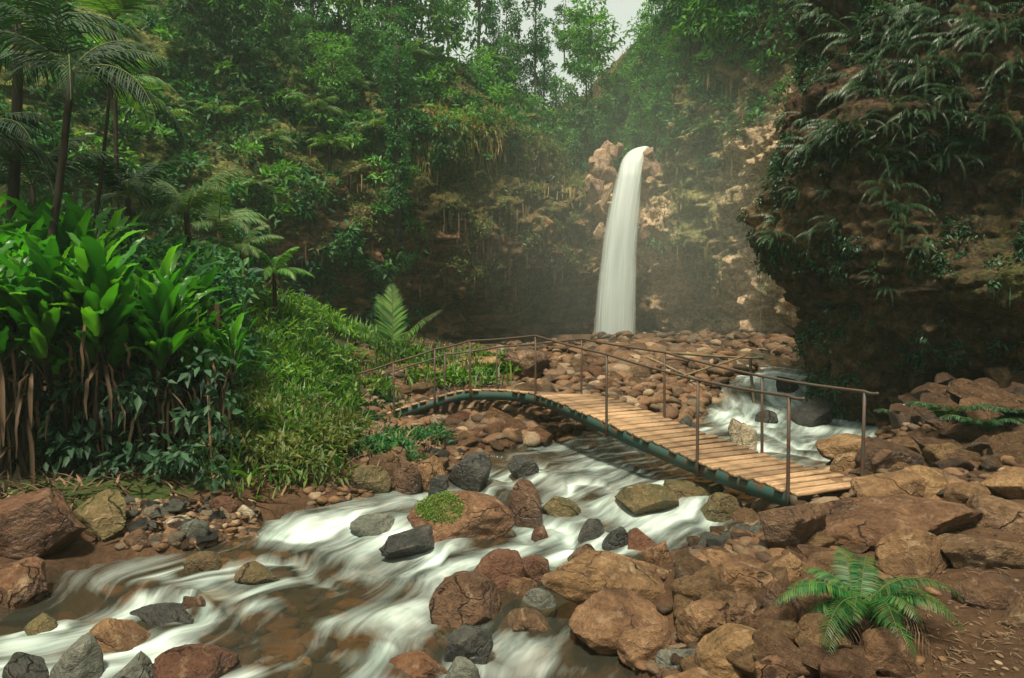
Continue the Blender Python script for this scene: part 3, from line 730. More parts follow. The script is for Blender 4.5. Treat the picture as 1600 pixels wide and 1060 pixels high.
G_L, G_R, G_M = 'boulders on the left shore', 'boulders on the right bank', 'rocks standing in the river'
HERO = [
 # left shore
 (-40, 132, 765, 884, 'rock_red', 'big reddish brown boulder at the left edge of the shore', dict(group=G_L, deep=.8)),
 (112, 205, 768, 842, 'rock_moss', 'mossy boulder touching the big reddish boulder on the left shore', dict(group=G_L)),
 (-40, 76, 880, 945, 'rock_red', 'flat-topped orange brown boulder at the left edge of the water', dict(group=G_L, cuts=14)),
 (325, 376, 773, 806, 'rock_red', 'small rust red rock above the grey pebbles of the left shore', {}),
 (368, 402, 788, 814, 'rock_pale', 'small pale rock at the tip of the pebble shore', {}),
 (196, 240, 828, 858, 'rock_brown', 'brown rock at the left end of the grey pebbles', {}),
 (284, 330, 812, 846, 'rock_grey', 'largest grey stone among the pebbles of the left shore', {}),
 (250, 300, 805, 830, 'rock_pale', 'pale flat stone on the pebbles of the left shore', {}),
 # lower left, in the water
 (130, 240, 966, 1026, 'rock_red', 'orange brown rock in the lower left of the river', dict(group=G_M, cuts=12)),
 (203, 322, 944, 980, 'rock_dark', 'long dark wet rock behind the orange brown rock in the lower left', dict(group=G_M)),
 (284, 328, 930, 958, 'rock_brown', 'small brown stone on the end of the long dark wet rock', dict(group=G_M)),
 (74, 158, 996, 1075, 'rock_grey', 'smooth grey rounded boulder at the lower left', dict(group=G_M, cuts=5)),
 (5, 80, 1024, 1085, 'rock_dark', 'dark angular rock in the lower left corner', dict(group=G_M)),
 (160, 262, 1022, 1090, 'rock_grey', 'grey green rock at the bottom edge beside the smooth grey boulder', dict(group=G_M, cuts=12)),
 (232, 372, 1012, 1075, 'rock_red', 'half sunken red brown boulder at the bottom edge of the river', dict(group=G_M, cuts=4)),
 (290, 346, 860, 888, 'rock_moss', 'small mossy pointed rock alone in the left rapids', dict(group=G_M)),
 (366, 440, 878, 908, 'rock_moss', 'rounded mossy rock washed over by the left rapids', dict(group=G_M, cuts=4, sink=.2)),
 (40, 92, 958, 992, 'rock_moss', 'moss green sunken rock near the left edge of the river', dict(group=G_M)),
 (545, 622, 804, 826, 'rock_grey', 'grey green rock with water streaming over, left of the mossy-patched boulder', dict(group=G_M, cuts=5)),
 # mid river
 (636, 806, 768, 842, 'rock_red', 'wide brown boulder with a moss patch in the middle of the river', dict(group=G_M, deep=.6, cuts=9)),
 (794, 848, 748, 822, 'rock_brown', 'upright brown boulder beside the wide brown boulder in midstream', dict(group=G_M, cuts=7)),
 (596, 692, 826, 856, 'rock_dark', 'low dark slab in front of the wide brown boulder', dict(group=G_M)),
 (698, 768, 708, 758, 'rock_dark', 'black block with a tan top below the footbridge', dict(group=G_M, cuts=14, flat=.2)),
 (792, 842, 711, 742, 'rock_dark', 'dark block right of the black block below the footbridge', dict(group=G_M, cuts=14)),
 (555, 612, 726, 772, 'rock_moss', 'round moss-topped boulder under the grassy bank', dict(cuts=5)),
 (606, 660, 716, 768, 'rock_brown', 'brown boulder right of the round moss-topped boulder', {}),
 (640, 704, 712, 760, 'rock_warm', 'tan boulder left of the black block', {}),
 (668, 700, 742, 770, 'rock_dark', 'small dark rock beside a little cascade left of the black block', dict(group=G_M)),
 (585, 640, 697, 728, 'rock_brown', 'brown rock at the foot of the left end of the footbridge', {}),
 (840, 908, 776, 808, 'rock_moss', 'mossy brown rock right of the upright boulder with water sliding over', dict(group=G_M, cuts=5, sink=.2)),
 (902, 946, 810, 842, 'rock_dark', 'dark grey rock in the rapids above the long orange slab', dict(group=G_M)),
 (940, 982, 822, 856, 'rock_dark', 'blue grey dark boulder next to the brown wedge rock', dict(group=G_M, cuts=5)),
 (828, 864, 822, 838, 'rock_red', 'small flat brown stone alone in the white water', dict(group=G_M)),
 (885, 946, 848, 876, 'rock_brown', 'brown angular rock below the dark grey rock in the rapids', dict(group=G_M)),
 (968, 1042, 826, 860, 'rock_red', 'brown wedge rock above the long orange slab', {}),
 (1004, 1052, 844, 884, 'rock_warm', 'round tan boulder above the long orange slab', dict(cuts=4)),
 (960, 1060, 756, 800, 'rock_moss', 'large green sunken rock washed by the river under the footbridge', dict(group=G_M, cuts=5, sink=.25)),
 (1035, 1130, 752, 786, 'rock_moss', 'long mossy rock in the river under the bridge deck', dict(group=G_M, cuts=6, sink=.25)),
 (1095, 1160, 770, 812, 'rock_moss', 'mossy rock with small cascades at the right shore below the bridge', dict(group=G_M, sink=.25)),
 # right foreground
 (838, 1088, 872, 958, 'rock_warm', 'long orange slab boulder at the water edge in the foreground', dict(group=G_R, deep=.45, cuts=10, tilt=9, seed=77)),
 (734, 822, 860, 926, 'rock_red', 'round brown boulder left of the long orange slab', dict(group=G_R, cuts=6)),
 (668, 788, 898, 984, 'rock_brown', 'long tapered brown boulder lying in the foreground water', dict(group=G_R, tilt=18, cuts=6)),
 (690, 772, 978, 1042, 'rock_dark', 'dark wet boulder in the foreground water below the tapered brown boulder', dict(group=G_R, cuts=8)),
 (776, 866, 950, 988, 'rock_brown', 'flat oval brown rock between the dark wet boulder and the orange boulders', dict(group=G_R, cuts=4)),
 (812, 872, 920, 956, 'rock_grey', 'smooth grey stone left of the long orange slab', dict(group=G_R, cuts=4)),
 (778, 842, 904, 934, 'rock_warm', 'small tan rock on top of the gap beside the long orange slab', dict(group=G_R)),
 (800, 860, 866, 905, 'rock_red', 'brown rock behind the round brown boulder', dict(group=G_R)),
 (886, 1054, 922, 1020, 'rock_warm', 'large orange boulder under the long orange slab', dict(group=G_R, cuts=9, tilt=-14)),
 (962, 1058, 970, 1036, 'rock_warm', 'orange boulder against the lower side of the large orange boulder', dict(group=G_R)),
 (1056, 1152, 934, 1014, 'rock_warm', 'slanting orange boulder left of the fern', dict(group=G_R, tilt=-25, cuts=8)),
 (1084, 1216, 978, 1058, 'rock_warm', 'wide rounded orange boulder low in the foreground left of the fern', dict(group=G_R, cuts=5)),
 (1104, 1218, 878, 940, 'rock_warm', 'rounded orange boulder right of the long orange slab', dict(group=G_R, cuts=6)),
 (1096, 1200, 856, 902, 'rock_warm', 'slim tan rock above the rounded orange boulder', dict(group=G_R, tilt=-10)),
 (1188, 1252, 908, 988, 'rock_brown', 'upright brown boulder touching the left fronds of the fern', dict(group=G_R)),
 (1130, 1200, 930, 990, 'rock_brown', 'shaded brown boulder between the slanting boulder and the upright brown boulder', dict(group=G_R)),
 (1236, 1545, 780, 858, 'rock_warm', 'very long flat boulder at the end of the footbridge', dict(group=G_R, deep=.3, cuts=7, tilt=-3, seed=410)),
 (1186, 1296, 784, 872, 'rock_brown', 'upright brown boulder left of the very long flat boulder', dict(group=G_R)),
 (1328, 1436, 736, 792, 'rock_warm', 'rounded boulder touching the end of the bridge deck', dict(group=G_R, cuts=6)),
 (1408, 1482, 730, 782, 'rock_warm', 'tan boulder right of the boulder at the deck end', dict(group=G_R)),
 (1470, 1548, 754, 788, 'rock_warm', 'low brown boulder behind the right end of the very long boulder', dict(group=G_R, cuts=4)),
 (1542, 1640, 734, 784, 'rock_warm', 'angular boulder at the right edge below the cliff', dict(group=G_R)),
 (1496, 1650, 776, 828, 'rock_brown', 'broad flat boulder at the right edge beside the very long boulder', dict(group=G_R, cuts=5)),
 (1368, 1492, 828, 905, 'rock_warm', 'rounded boulder directly behind the fern', dict(group=G_R, cuts=5)),
 (1450, 1600, 832, 892, 'rock_brown', 'boulder right of the rounded boulder behind the fern', dict(group=G_R, cuts=6)),
 (1494, 1592, 896, 952, 'rock_brown', 'half buried brown boulder on the bare soil right of the fern', dict(group=G_R, cuts=5)),
 (1560, 1660, 925, 985, 'rock_brown', 'half buried brown boulder at the right edge of the bare soil', dict(group=G_R, cuts=5)),
 (1342, 1445, 986, 1058, 'rock_warm', 'brown boulder below the fern at the bottom edge', dict(group=G_R, cuts=6)),
 (1276, 1352, 1028, 1085, 'rock_warm', 'boulder at the bottom edge left of the boulder below the fern', dict(group=G_R)),
 (1176, 1234, 1022, 1075, 'rock_warm', 'small orange rock at the bottom edge below the fern fronds', dict(group=G_R)),
 (1024, 1090, 1010, 1050, 'rock_grey', 'flat grey slab between the orange boulders in the foreground', dict(group=G_R)),
 (985, 1205, 1044, 1100, 'rock_warm', 'flat orange boulder cut by the bottom edge', dict(group=G_R, cuts=5, deep=.4)),
 (1250, 1340, 860, 925, 'rock_warm', 'brown boulder behind the left fronds of the fern', dict(group=G_R)),
 (1200, 1262, 862, 915, 'rock_warm', 'tan boulder between the long slab and the very long boulder', dict(group=G_R)),
 (690, 752, 1028, 1075, 'rock_grey', 'grey stone at the bottom edge below the dark wet boulder', dict(group=G_R)),
 (596, 708, 1022, 1060, 'rock_red', 'sunken brown boulder left of the grey stone at the bottom edge', dict(group=G_M, cuts=4, sink=.2)),
 (1070, 1105, 905, 940, 'rock_warm', 'small tan rock at the right end of the long orange slab', dict(group=G_R)),
 (1050, 1110, 862, 900, 'rock_warm', 'tan rock behind the right end of the long orange slab', dict(group=G_R)),
 # far right bank
 (1280, 1405, 684, 722, 'rock_warm', 'long tan boulder behind the far rail of the bridge end', dict(group=G_R)),
 (1294, 1350, 706, 742, 'rock_warm', 'tan boulder beside the last planks of the bridge', dict(group=G_R)),
 (1352, 1420, 698, 742, 'rock_brown', 'pitted boulder under the cliff foot', dict(group=G_R)),
 (1236, 1312, 622, 664, 'rock_dark', 'dark boulder in the stream under the cliff', dict(group=G_M)),
 (1138, 1182, 654, 700, 'rock_pale', 'pale green upright stone in the stream behind the bridge', dict(group=G_M, cuts=8)),
 (1212, 1248, 588, 614, 'rock_dark', 'dark rock splitting the small upstream cascade', dict(group=G_M)),
 (1052, 1092, 648, 672, 'rock_dark', 'dark rock at the edge of the stream left of the pale green stone', dict(group=G_M)),
 (1180, 1216, 640, 662, 'rock_dark', 'small dark rock in the white step of the stream', dict(group=G_M)),
 (768, 862, 546, 596, 'rock_brown', 'large brown boulder on the rubble bank behind the bridge rail', dict(cuts=7)),
 (700, 790, 556, 592, 'rock_warm', 'tan boulder left of the large brown boulder on the rubble bank', dict(cuts=6)),
 (610, 700, 566, 596, 'rock_warm', 'broad tan slab on the rubble bank left of the tan boulder', dict(cuts=6)),
]
for (x0, x1, tp, bt, mt, lab, kw) in HERO:
    hero_rock(x0, x1, tp, bt, mt, lab, **kw)

mrock = [o for o in bpy.data.objects if 'moss patch' in (o.get('label') or '')][0]
water = build_water()
OUT = [q_ for q_ in [(944, 248, 15), (958, 238, 9), (934, 268, 12), (950, 275, 13), (930, 296, 14), (944, 305, 13), (936, 322, 12), (946, 340, 12), (938, 362, 10), (948, 385, 9), (940, 410, 9), (944, 440, 8), (936, 470, 9),
       (1014, 244, 10), (1010, 262, 10), (1018, 280, 9), (1009, 300, 10), (1012, 330, 9), (1006, 360, 10), (1010, 395, 9), (1003, 430, 9), (1008, 465, 11), (1020, 440, 9), (925, 285, 9), (928, 255, 8), (950, 232, 9), (968, 232, 7), (1022, 262, 9), (1020, 300, 8)] if q_[1] < 372]
for i, (px, py, rp) in enumerate(OUT):
    q, nn = hit(px, py, (1,))
    if q is None or q[1] > 33: q = P(px, py, 31.9)
    r_ = rp * q[1] / FPX; V, F = rock_v(6000 + i, 4, 16, .1)
    V = V * np.array([r_ * 1.25, r_ * 1.0, r_ * 1.5])
    tag(obj('outcrop', make_mesh('outcrop', V @ rot_z(i * 1.3).T, F, M['rock_lime']), loc=q + np.array([0, .14, 0])), 'pale tan outcrop of broken rock hugging the ' + ('left' if px < 970 else 'right') + ' side of the waterfall', 'outcrop', 'pale outcrops on the ' + ('left' if px < 970 else 'right') + ' side of the waterfall')
# cobbles: a few base shapes, copied as individuals
base_rocks = {}
def cobble(mat, k, sub=3):
    if (mat, k) not in base_rocks:
        V, F = rock_v(300 + k, sub, 13, .12)
        base_rocks[(mat, k)] = make_mesh('cobble', V, F, M[mat])
    return base_rocks[(mat, k)]
def put_cobble(x, y, z, r, mats, label, group, rr):
    m = mats[rr.integers(len(mats))]
    o = obj('cobble', cobble(m, int(rr.integers(10))), loc=(x, y, z + r * .25))
    o.scale = (r * rr.uniform(.8, 1.4), r * rr.uniform(.7, 1.1), r * rr.uniform(.5, .85))
    o.rotation_euler = (rr.uniform(-.35, .35), rr.uniform(-.35, .35), rr.uniform(0, 6.3))
    return tag(o, label, 'cobble', group)
rr = np.random.default_rng(21)
def scatter_px(n, region, rfun, mats, label, group, which=(0,), waterok=False, tries=40):
    x0, x1, y0, y1 = region; k = 0; t = 0
    while k < n and t < n * tries:
        t += 1
        px, py = rr.uniform(x0, x1), rr.uniform(y0, y1)
        p, nn = hit(px, py, which)
        if p is None: continue
        if not waterok and p[2] < float(W(p[1])) - .02: continue
        put_cobble(p[0], p[1], p[2], rfun(p), mats, label, group, rr); k += 1
        if isinstance(region, tuple) and False: break
scatter_px(85, (560, 1060, 545, 650), lambda p: rr.uniform(.08, .26), ['rock_warm', 'rock_red', 'rock_brown', 'rock_brown'], 'brown cobble in the rubble bank behind the footbridge', 'cobbles of the rubble bank behind the bridge')
scatter_px(60, (700, 940, 635, 705), lambda p: rr.uniform(.07, .22), ['rock_warm', 'rock_red', 'rock_brown'], 'brown cobble on the shore under the middle of the bridge', 'cobbles under the bridge')
scatter_px(45, (190, 400, 785, 855), lambda p: rr.uniform(.05, .12), ['rock_grey', 'rock_grey', 'rock_dark', 'rock_brown', 'rock_pale'], 'grey cobble in the pebble heap of the left shore', 'cobbles of the left pebble shore')
scatter_px(28, (560, 720, 680, 765), lambda p: rr.uniform(.07, .17), ['rock_brown', 'rock_warm', 'rock_dark'], 'small brown cobble at the foot of the grassy bank', 'cobbles below the grassy bank')
scatter_px(80, (1350, 1600, 585, 740), lambda p: rr.uniform(.10, .30), ['rock_brown', 'rock_warm', 'rock_brown'], 'brown cobble in the heap at the foot of the right cliff', 'cobbles below the right cliff')
scatter_px(60, (1060, 1340, 800, 1060), lambda p: rr.uniform(.08, .19), ['rock_warm', 'rock_brown', 'rock_warm'], 'small orange brown cobble wedged between the right bank boulders', 'cobbles between the right boulders')
scatter_px(25, (1080, 1240, 780, 860), lambda p: rr.uniform(.05, .13), ['rock_brown', 'rock_dark', 'rock_grey'], 'small dark cobble at the shore below the bridge end', 'cobbles below the bridge end')
scatter_px(12, (1345, 1430, 700, 750), lambda p: rr.uniform(.08, .16), ['rock_brown', 'rock_warm'], 'brown cobble beside the last planks of the bridge', 'cobbles beside the bridge end')

def pebble_stuff(name, label, specs, mat):
    V0, F0 = ico(2); mb = MB(); vs = []; fs = []; n = 0
    variants = [rock_v(700 + k, 2, 7, .12)[0] for k in range(8)]
    for (cnt, region, r0, r1) in specs:
        for _ in range(cnt):
            px, py = rr.uniform(region[0], region[1]), rr.uniform(region[2], region[3])
            p, nn = hit(px, py, (0,))
            if p is None or (r1 == .14 and p[2] > float(W(p[1])) - .2): continue
            r = rr.uniform(r0, r1) if rr.random() < .8 else r1
            v = variants[rr.integers(8)] * np.array([r * rr.uniform(.9, 1.5), r, r * rr.uniform(.5, .8)])
            v = v @ rot_x(rr.uniform(-.4, .4)).T @ rot_z(rr.uniform(0, 6.3)).T + p + np.array([0, 0, r * .2])
            vs.append(v); fs.append(F0 + n); n += len(v)
    o = obj(name, make_mesh(name, np.concatenate(vs), np.concatenate(fs), mat))
    return tag(o, label, 'gravel', None, 'stuff')
def gravel_mat():
    t = NT('gravel_stone'); rnd = t.n('NewGeometry').outputs['Random Per Island']; v = t.coord('World')
    c = t.ramp(rnd, [(0, (.03, .02, .012)), (.3, (.085, .045, .022)), (.6, (.16, .088, .042)), (.9, (.09, .065, .04)), (1, (.28, .2, .12))])
    n = t.noise(v, 18, 6, .7)
    c = t.mix(1.0, c, t.ramp(n, [(.3, .6), (.7, 1.35)]), 'MULTIPLY')
    return t.done(t.bsdf(c, .7, .3, t.bump(n, .5, .03)))
M['gravel'] = gravel_mat()
pebble_stuff('gravel', 'loose brown stones covering the banks and the river bed', [
    (700, (930, 1290, 515, 585), .08, .26), 
    (1900, (560, 1130, 532, 690), .05, .17), (300, (560, 760, 680, 770), .03, .09), (450, (190, 400, 785, 858), .02, .06), (170, (1000, 1460, 760, 1060), .02, .06), (90, (1440, 1600, 800, 1060), .006, .02),
    (300, (1080, 1240, 780, 880), .02, .08), (400, (1250, 1600, 640, 780), .03, .10), (420, (100, 1000, 820, 1060), .05, .14), (300, (880, 1330, 650, 800), .06, .18), (160, (480, 780, 745, 800), .03, .08)], M['gravel'])

# ------------------------------------------------------------------ footbridge
def build_bridge():
    root = empty('footbridge', (1.0, 10.5, .6))
    tag(root, 'arched narrow footbridge of wooden planks on green steel beams with thin railings', 'footbridge')
    off = np.array([1.0, 10.5, .6])
    near = [P(1246, 776, 6.95), P(1088, 722, 8.35), P(946, 662, 9.9), P(835, 618, 11.6), P(735, 612, 12.45), P(680, 624, 12.6), P(617, 644, 12.65), P(562, 667, 12.7)]
    n = 240
    C = catmull(near, n) - off
    s = np.concatenate([[0], np.cumsum(np.linalg.norm(np.diff(C, axis=0), axis=1))]); tot = s[-1]
    tan = np.gradient(C, axis=0); th = tan.copy(); th[:, 2] = 0; th /= np.linalg.norm(th, axis=1)[:, None]
    ker = np.ones(41) / 41
    cr = np.stack([th[:, 1], -th[:, 0]], 1)
    cr = np.stack([np.convolve(np.pad(cr[:, k], 20, mode='edge'), ker, 'valid') for k in (0, 1)], 1)
    cr /= np.linalg.norm(cr, axis=1)[:, None]; cr = np.concatenate([cr, (-.15 * sstep(.50, .68, s / tot))[:, None]], 1)
    def at(q):
        f = lambda a: np.array([np.interp(q, s, a[:, k]) for k in range(3)])
        c, t, x = f(C), f(tan), f(cr); return c, t / np.linalg.norm(t), x / np.linalg.norm(x)
    # planks, each a part
    Wd = .98; step = .172; q = .05; k = 0
    r2 = np.random.default_rng(5)
    while q < tot - .05:
        c, t, x = at(q)
        t2 = t - x * (t @ x); t2 /= np.linalg.norm(t2); up = np.cross(x, t2); up = up if up[2] > 0 else -up
        Mx = np.stack([x, t2, up], 1)
        pw = r2.uniform(.056, .069); j = r2.uniform(-.035, .035)
        mb = MB(); box(mb, (0, 0, 0), (Wd / 2 + .03, pw, .019), None, .006)
        V = mb.verts(); V[:, 2] += .004 * np.sin(V[:, 0] * 3 + k)
        me = mb.mesh('plank', M['plank'], smooth=False)
        o = obj('plank', me, root)
        Mt = Matrix([[*Mx[0], 0], [*Mx[1], 0], [*Mx[2], 0], [0, 0, 0, 1]])
        rotq = Mt.to_quaternion()
        o.rotation_mode = 'QUATERNION'; rq = Matrix.Rotation(r2.uniform(-.025, .025), 4, 'Z').to_quaternion()
        o.rotation_quaternion = rotq @ rq
        o.location = Vector(c + x * (Wd / 2 + j) + up * (.02 + r2.uniform(-.003, .003)))
        q += step; k += 1
    # beams: channel sections along both sides
    for side in (0.02, Wd - .02):
        mb = MB(); V = []
        prof = [(-.03, 0), (.03, 0), (.03, -.012), (.006, -.016), (.006, -.134), (.03, -.138), (.03, -.15), (-.03, -.15)] if side < .5 else [(.03, 0), (-.03, 0), (-.03, -.012), (-.006, -.016), (-.006, -.134), (-.03, -.138), (-.03, -.15), (.03, -.15)]
        idx = np.linspace(0, n - 1, 90).astype(int)
        for i in idx:
            for a, b in prof: V.append(C[i] + cr[i] * (side + a) + np.array([0, 0, b]))
        m = len(prof); Q = [(i*m+j, i*m+(j+1) % m, (i+1)*m+(j+1) % m, (i+1)*m+j) for i in range(len(idx)-1) for j in range(m)]
        T = []
        for j in range(1, m-1): T.append((0, j+1, j)); b0 = (len(idx)-1)*m; T.append((b0, b0+j, b0+j+1))
        mb.add(V, T, Q); obj('beam', mb.mesh('beam', M['beam'], smooth=False), root)
    # cross joists
    q = .3
    while q < tot - .2:
        c, t, x = at(q); mb = MB()
        a = c + x * .05 + np.array([0, 0, -.09]); b = c + x * (Wd - .05) + np.array([0, 0, -.09])
        t2 = np.cross(np.array([0, 0, 1.]), x)
        box(mb, (a + b) / 2, (Wd / 2 - .05, .022, .05), np.stack([x, t2, [0, 0, 1.]], 1))
        obj('joist', mb.mesh('joist', M['beam'], smooth=False), root); q += .52
    # posts and rails
    pn = [P(1262, 785, 7.12), P(1088, 735, 8.3), P(946, 672, 9.8), P(835, 622, 11.5), P(735, 616, 12.4), P(680, 622, 12.6), P(617, 640, 12.65)]
    H = .98
    tops = {0: [], 1: []}
    for p in pn:
        i = int(np.argmin(np.linalg.norm((C + off - p)[:, :2], axis=1)))
        for side in (0, 1):
            base = C[i] + cr[i] * (-.035 if side == 0 else Wd + .035)
            lean = np.array([r2.uniform(-.012, .012), r2.uniform(-.012, .012), 0])
            hh = H * (1 if p[1] < 12 else .9)
            tp = base + np.array([0, 0, hh]) + lean
            mb = MB(); tube(mb, [base + np.array([0, 0, -.16]), base, base * .5 + tp * .5, tp], [.02, .02, .018, .018], 7)
            tube(mb, [base + np.array([0, 0, -.16]) + cr[i] * (.05 if side == 0 else -.05), base + np.array([0, 0, -.10])], .015, 5)
            obj('post', mb.mesh('post', M['rail']), root); tops[side].append(tp)
    for side in (0, 1):
        tt = tops[side]
        first = tt[0] + (tt[0] - tt[1]) * (.14 if side == 0 else .11); last = tt[-1] + (tt[-1] - tt[-2]) * .9
        pts = [first] + tt + [last]
        out = []
        for a, b in zip(pts[:-1], pts[1:]):
            for f in np.linspace(0, 1, 8, endpoint=False):
                out.append(a * (1-f) + b * f + np.array([0, 0, -.012 * math.sin(math.pi * f)]))
        out.append(pts[-1]); mb = MB(); tube(mb, np.array(out) + np.array([0, 0, .012]), .017, 7)
        obj('handrail', mb.mesh('handrail', M['rail']), root)
build_bridge()

# driftwood poles behind the bridge
def log(a, b, r, label, mat='pole', wob=.04, name='fallen_pole'):
    a, b = np.array(a), np.array(b); n = 14; t = np.linspace(0, 1, n)[:, None]; pts = a * (1-t) + b * t
    c = pts.mean(0); nz = np.stack([fbm(pts, .9, 2, 5), fbm(pts, .9, 2, 8), fbm(pts, .9, 2, 11)], 1) * wob
    mb = MB(); tube(mb, pts - c + nz, np.linspace(r, r * .7, n), 8)
    return tag(obj(name, mb.mesh(name, M[mat]), loc=c), label, 'pole', 'poles behind the bridge')
log(P(1040, 553, 15.2), P(1192, 561, 15.6), .032, 'longest pale pole lying level behind the bridge rail')
log(P(1060, 590, 14.6), P(1165, 556, 15.4), .026, 'pale pole slanting up to the right behind the bridge rail')
log(P(1010, 560, 15.5), P(1105, 598, 14.4), .026, 'pale pole slanting down to the right behind the bridge rail')
log(P(1172, 561, 15.0), P(1180, 640, 14.0), .035, 'short pale prop standing under the level pole')

# ------------------------------------------------------------------ vegetation kit
def leaf_cloud(mb_list, pts, nrm, size, seed, droop=.35, wid=.42, spread=.9, fold=.25):
    "diamond leaves folded on the midrib; arrays of verts and tris"
    r = np.random.default_rng(seed); n = len(pts)
    d = nrm + spread * r.normal(size=(n, 3)); d[:, 2] -= droop * r.random(n)
    d /= np.linalg.norm(d, axis=1)[:, None]
    up = nrm * .6 + np.array([0, 0, 1.0]) + .5 * r.normal(size=(n, 3))
    s = np.cross(d, up); s /= np.linalg.norm(s, axis=1)[:, None] + 1e-9
    w = np.cross(s, d)
    L = (size * r.uniform(.55, 1.4, n))[:, None]
    b = pts; tip = pts + d * L - np.array([0, 0, 1.]) * L * .15
    m = pts + d * L * .45
    l = m + s * L * wid * .5 + w * L * fold * .3; rt = m - s * L * wid * .5 + w * L * fold * .3
    V = np.stack([b, l, tip, rt], 1).reshape(-1, 3)
    i = np.arange(n)[:, None] * 4
    T = np.concatenate([i + np.array([[0, 1, 2]]), i + np.array([[0, 2, 3]])])
    mb_list.add(V, T)

def sample_surface(V, F, n, weight, seed):
    r = np.random.default_rng(seed)
    a, b, c, d = V[F[:, 0]], V[F[:, 1]], V[F[:, 2]], V[F[:, 3]]
    nn = np.cross(c - a, d - b); ar = np.linalg.norm(nn, axis=1) * .5; nn /= np.linalg.norm(nn, axis=1)[:, None] + 1e-12
    cen = (a + b + c + d) / 4
    w = ar * weight(cen, nn); w = np.maximum(w, 0); w /= w.sum()
    k = r.choice(len(F), n, p=w); u, v = r.random((n, 1)), r.random((n, 1))
    p = (a[k] * (1-u) + b[k] * u) * (1-v) + (d[k] * (1-u) + c[k] * u) * v
    return p, nn[k]

def clumps(mb, P0, N0, rad, per, size, seed, squash=.8, **kw):
    "each point grows a rounded clump of leaves"
    r = np.random.default_rng(seed); n = len(P0)
    rad = np.full(n, rad) if np.isscalar(rad) else rad
    d = r.normal(size=(n, per, 3)); d /= np.linalg.norm(d, axis=2)[..., None]
    side = (d * N0[:, None, :]).sum(2); d = np.where((side < -.1)[..., None], -d, d)
    d[..., 2] *= squash
    rr_ = r.uniform(.55, 1.05, (n, per, 1))
    p = P0[:, None, :] + d * rad[:, None, None] * rr_ 
    nn = d + .3 * N0[:, None, :]; nn[..., 2] += .15
    leaf_cloud(mb, p.reshape(-1, 3), nn.reshape(-1, 3) / np.linalg.norm(nn.reshape(-1, 3), axis=1)[:, None], size if np.isscalar(size) else np.repeat(size, per), seed + 1, **kw)

def blades(mb, P0, h, seed, lean=.35, w=.012, down=False, N0=None):
    r = np.random.default_rng(seed); n = len(P0); h = h * r.uniform(.5, 1.3, n)[:, None]
    az = r.uniform(0, 6.283, n); ld = np.stack([np.cos(az), np.sin(az), 0 * az], 1)
    sd = np.stack([-np.sin(az), np.cos(az), 0 * az], 1)
    up = np.array([0, 0, -1. if down else 1.])
    l = lean * r.uniform(.3, 1.4, n)[:, None]
    if N0 is not None: ld = ld * .6 + N0
    m = P0 + up * h * .6 + ld * h * l * .5; t = P0 + up * h * (.9 if not down else 1.) + ld * h * l * 1.1
    ww = w * r.uniform(.7, 1.5, n)[:, None]
    V = np.stack([P0 - sd * ww, P0 + sd * ww, m + sd * ww * .8, m - sd * ww * .8, t], 1).reshape(-1, 3)
    i = np.arange(n)[:, None] * 5
    mb.add(V, i + np.array([[3, 2, 4]]), i + np.array([[0, 1, 2, 3]]))

def stuff(name, mb, mat, label, cat):
    return tag(obj(name, mb.mesh(name, mat, smooth=False)), label, cat, None, 'stuff')

def px_of(p):
    v = p - np.array([0, 0, CZ]); f = v[:, 1] * math.cos(PITCH) - v[:, 2] * math.sin(PITCH); u = v[:, 1] * math.sin(PITCH) + v[:, 2] * math.cos(PITCH)
    return 800 + FPX * v[:, 0] / f, 530 - FPX * u / f

# orient wall normals towards the valley
def toward(c, n):
    v = np.array([1.0, 14, 6]) - c; s = np.sign((v * n).sum(1)); return n * s[:, None]

# jungle on the left and back slopes
def w_jungle(c, n):
    d = fbm(c, .45, 3, 71)
    slope = sstep(-2.8, -6.2, c[:, 0] + .0 * c[:, 1])
    upper = sstep(7.0, 9.5, c[:, 2] - 1.5 * sstep(-6, 0, c[:, 0]) + 1.2 * d)
    low = sstep(1.2, 2.2, c[:, 2])
    left = slope * sstep(-.25, .15, d + .35 * sstep(4, 8, c[:, 2]) + .5 * sstep(-7.5, -10, c[:, 0]))
    right = sstep(6.2, 7.5, c[:, 0]) * (.10 + .3 * sstep(8, 12, c[:, 2])) * sstep(.05, .25, d + .35 * sstep(8, 13, c[:, 2]) - .05) * sstep(2.5, 5, c[:, 2])
    lip = np.exp(-((c[:, 0] - 4.8) / 1.6) ** 2) * sstep(10.5, 8.6, c[:, 2]) * sstep(33, 34, c[:, 1]) 
    notlip = 1 - np.exp(-((c[:, 0] - 4.7) / 1.3) ** 2) * (c[:, 1] < 34.5)
    return np.maximum(np.maximum(left, upper), right) * low * notlip * (c[:, 1] < 58)
r0 = np.random.default_rng(3)
mb = MB(); p, n = sample_surface(cV, cF, 3300, w_jungle, 11); n = toward(p, n)
clumps(mb, p, n, .3 + .85 * r0.random(len(p)) ** 2, 90, .24, 12)
stuff('jungle_foliage', mb, M['jungle'], 'dense dark green jungle growth covering the slopes around the fall', 'jungle')
mb = MB(); p, n = sample_surface(cV, cF, 560, lambda c, n: w_jungle(c, n) * sstep(-.1, .3, fbm(c, .6, 3, 99)), 14); n = toward(p, n)
clumps(mb, p + n * .45 + [0, 0, .2], n * .4 + [0, 0, .8], .25 + .6 * r0.random(len(p)), 60, .30, 15, squash=.6, wid=.3)
stuff('jungle_foliage', mb, M['jungle_light'], 'brighter green shoots spread over the jungle slopes', 'jungle')
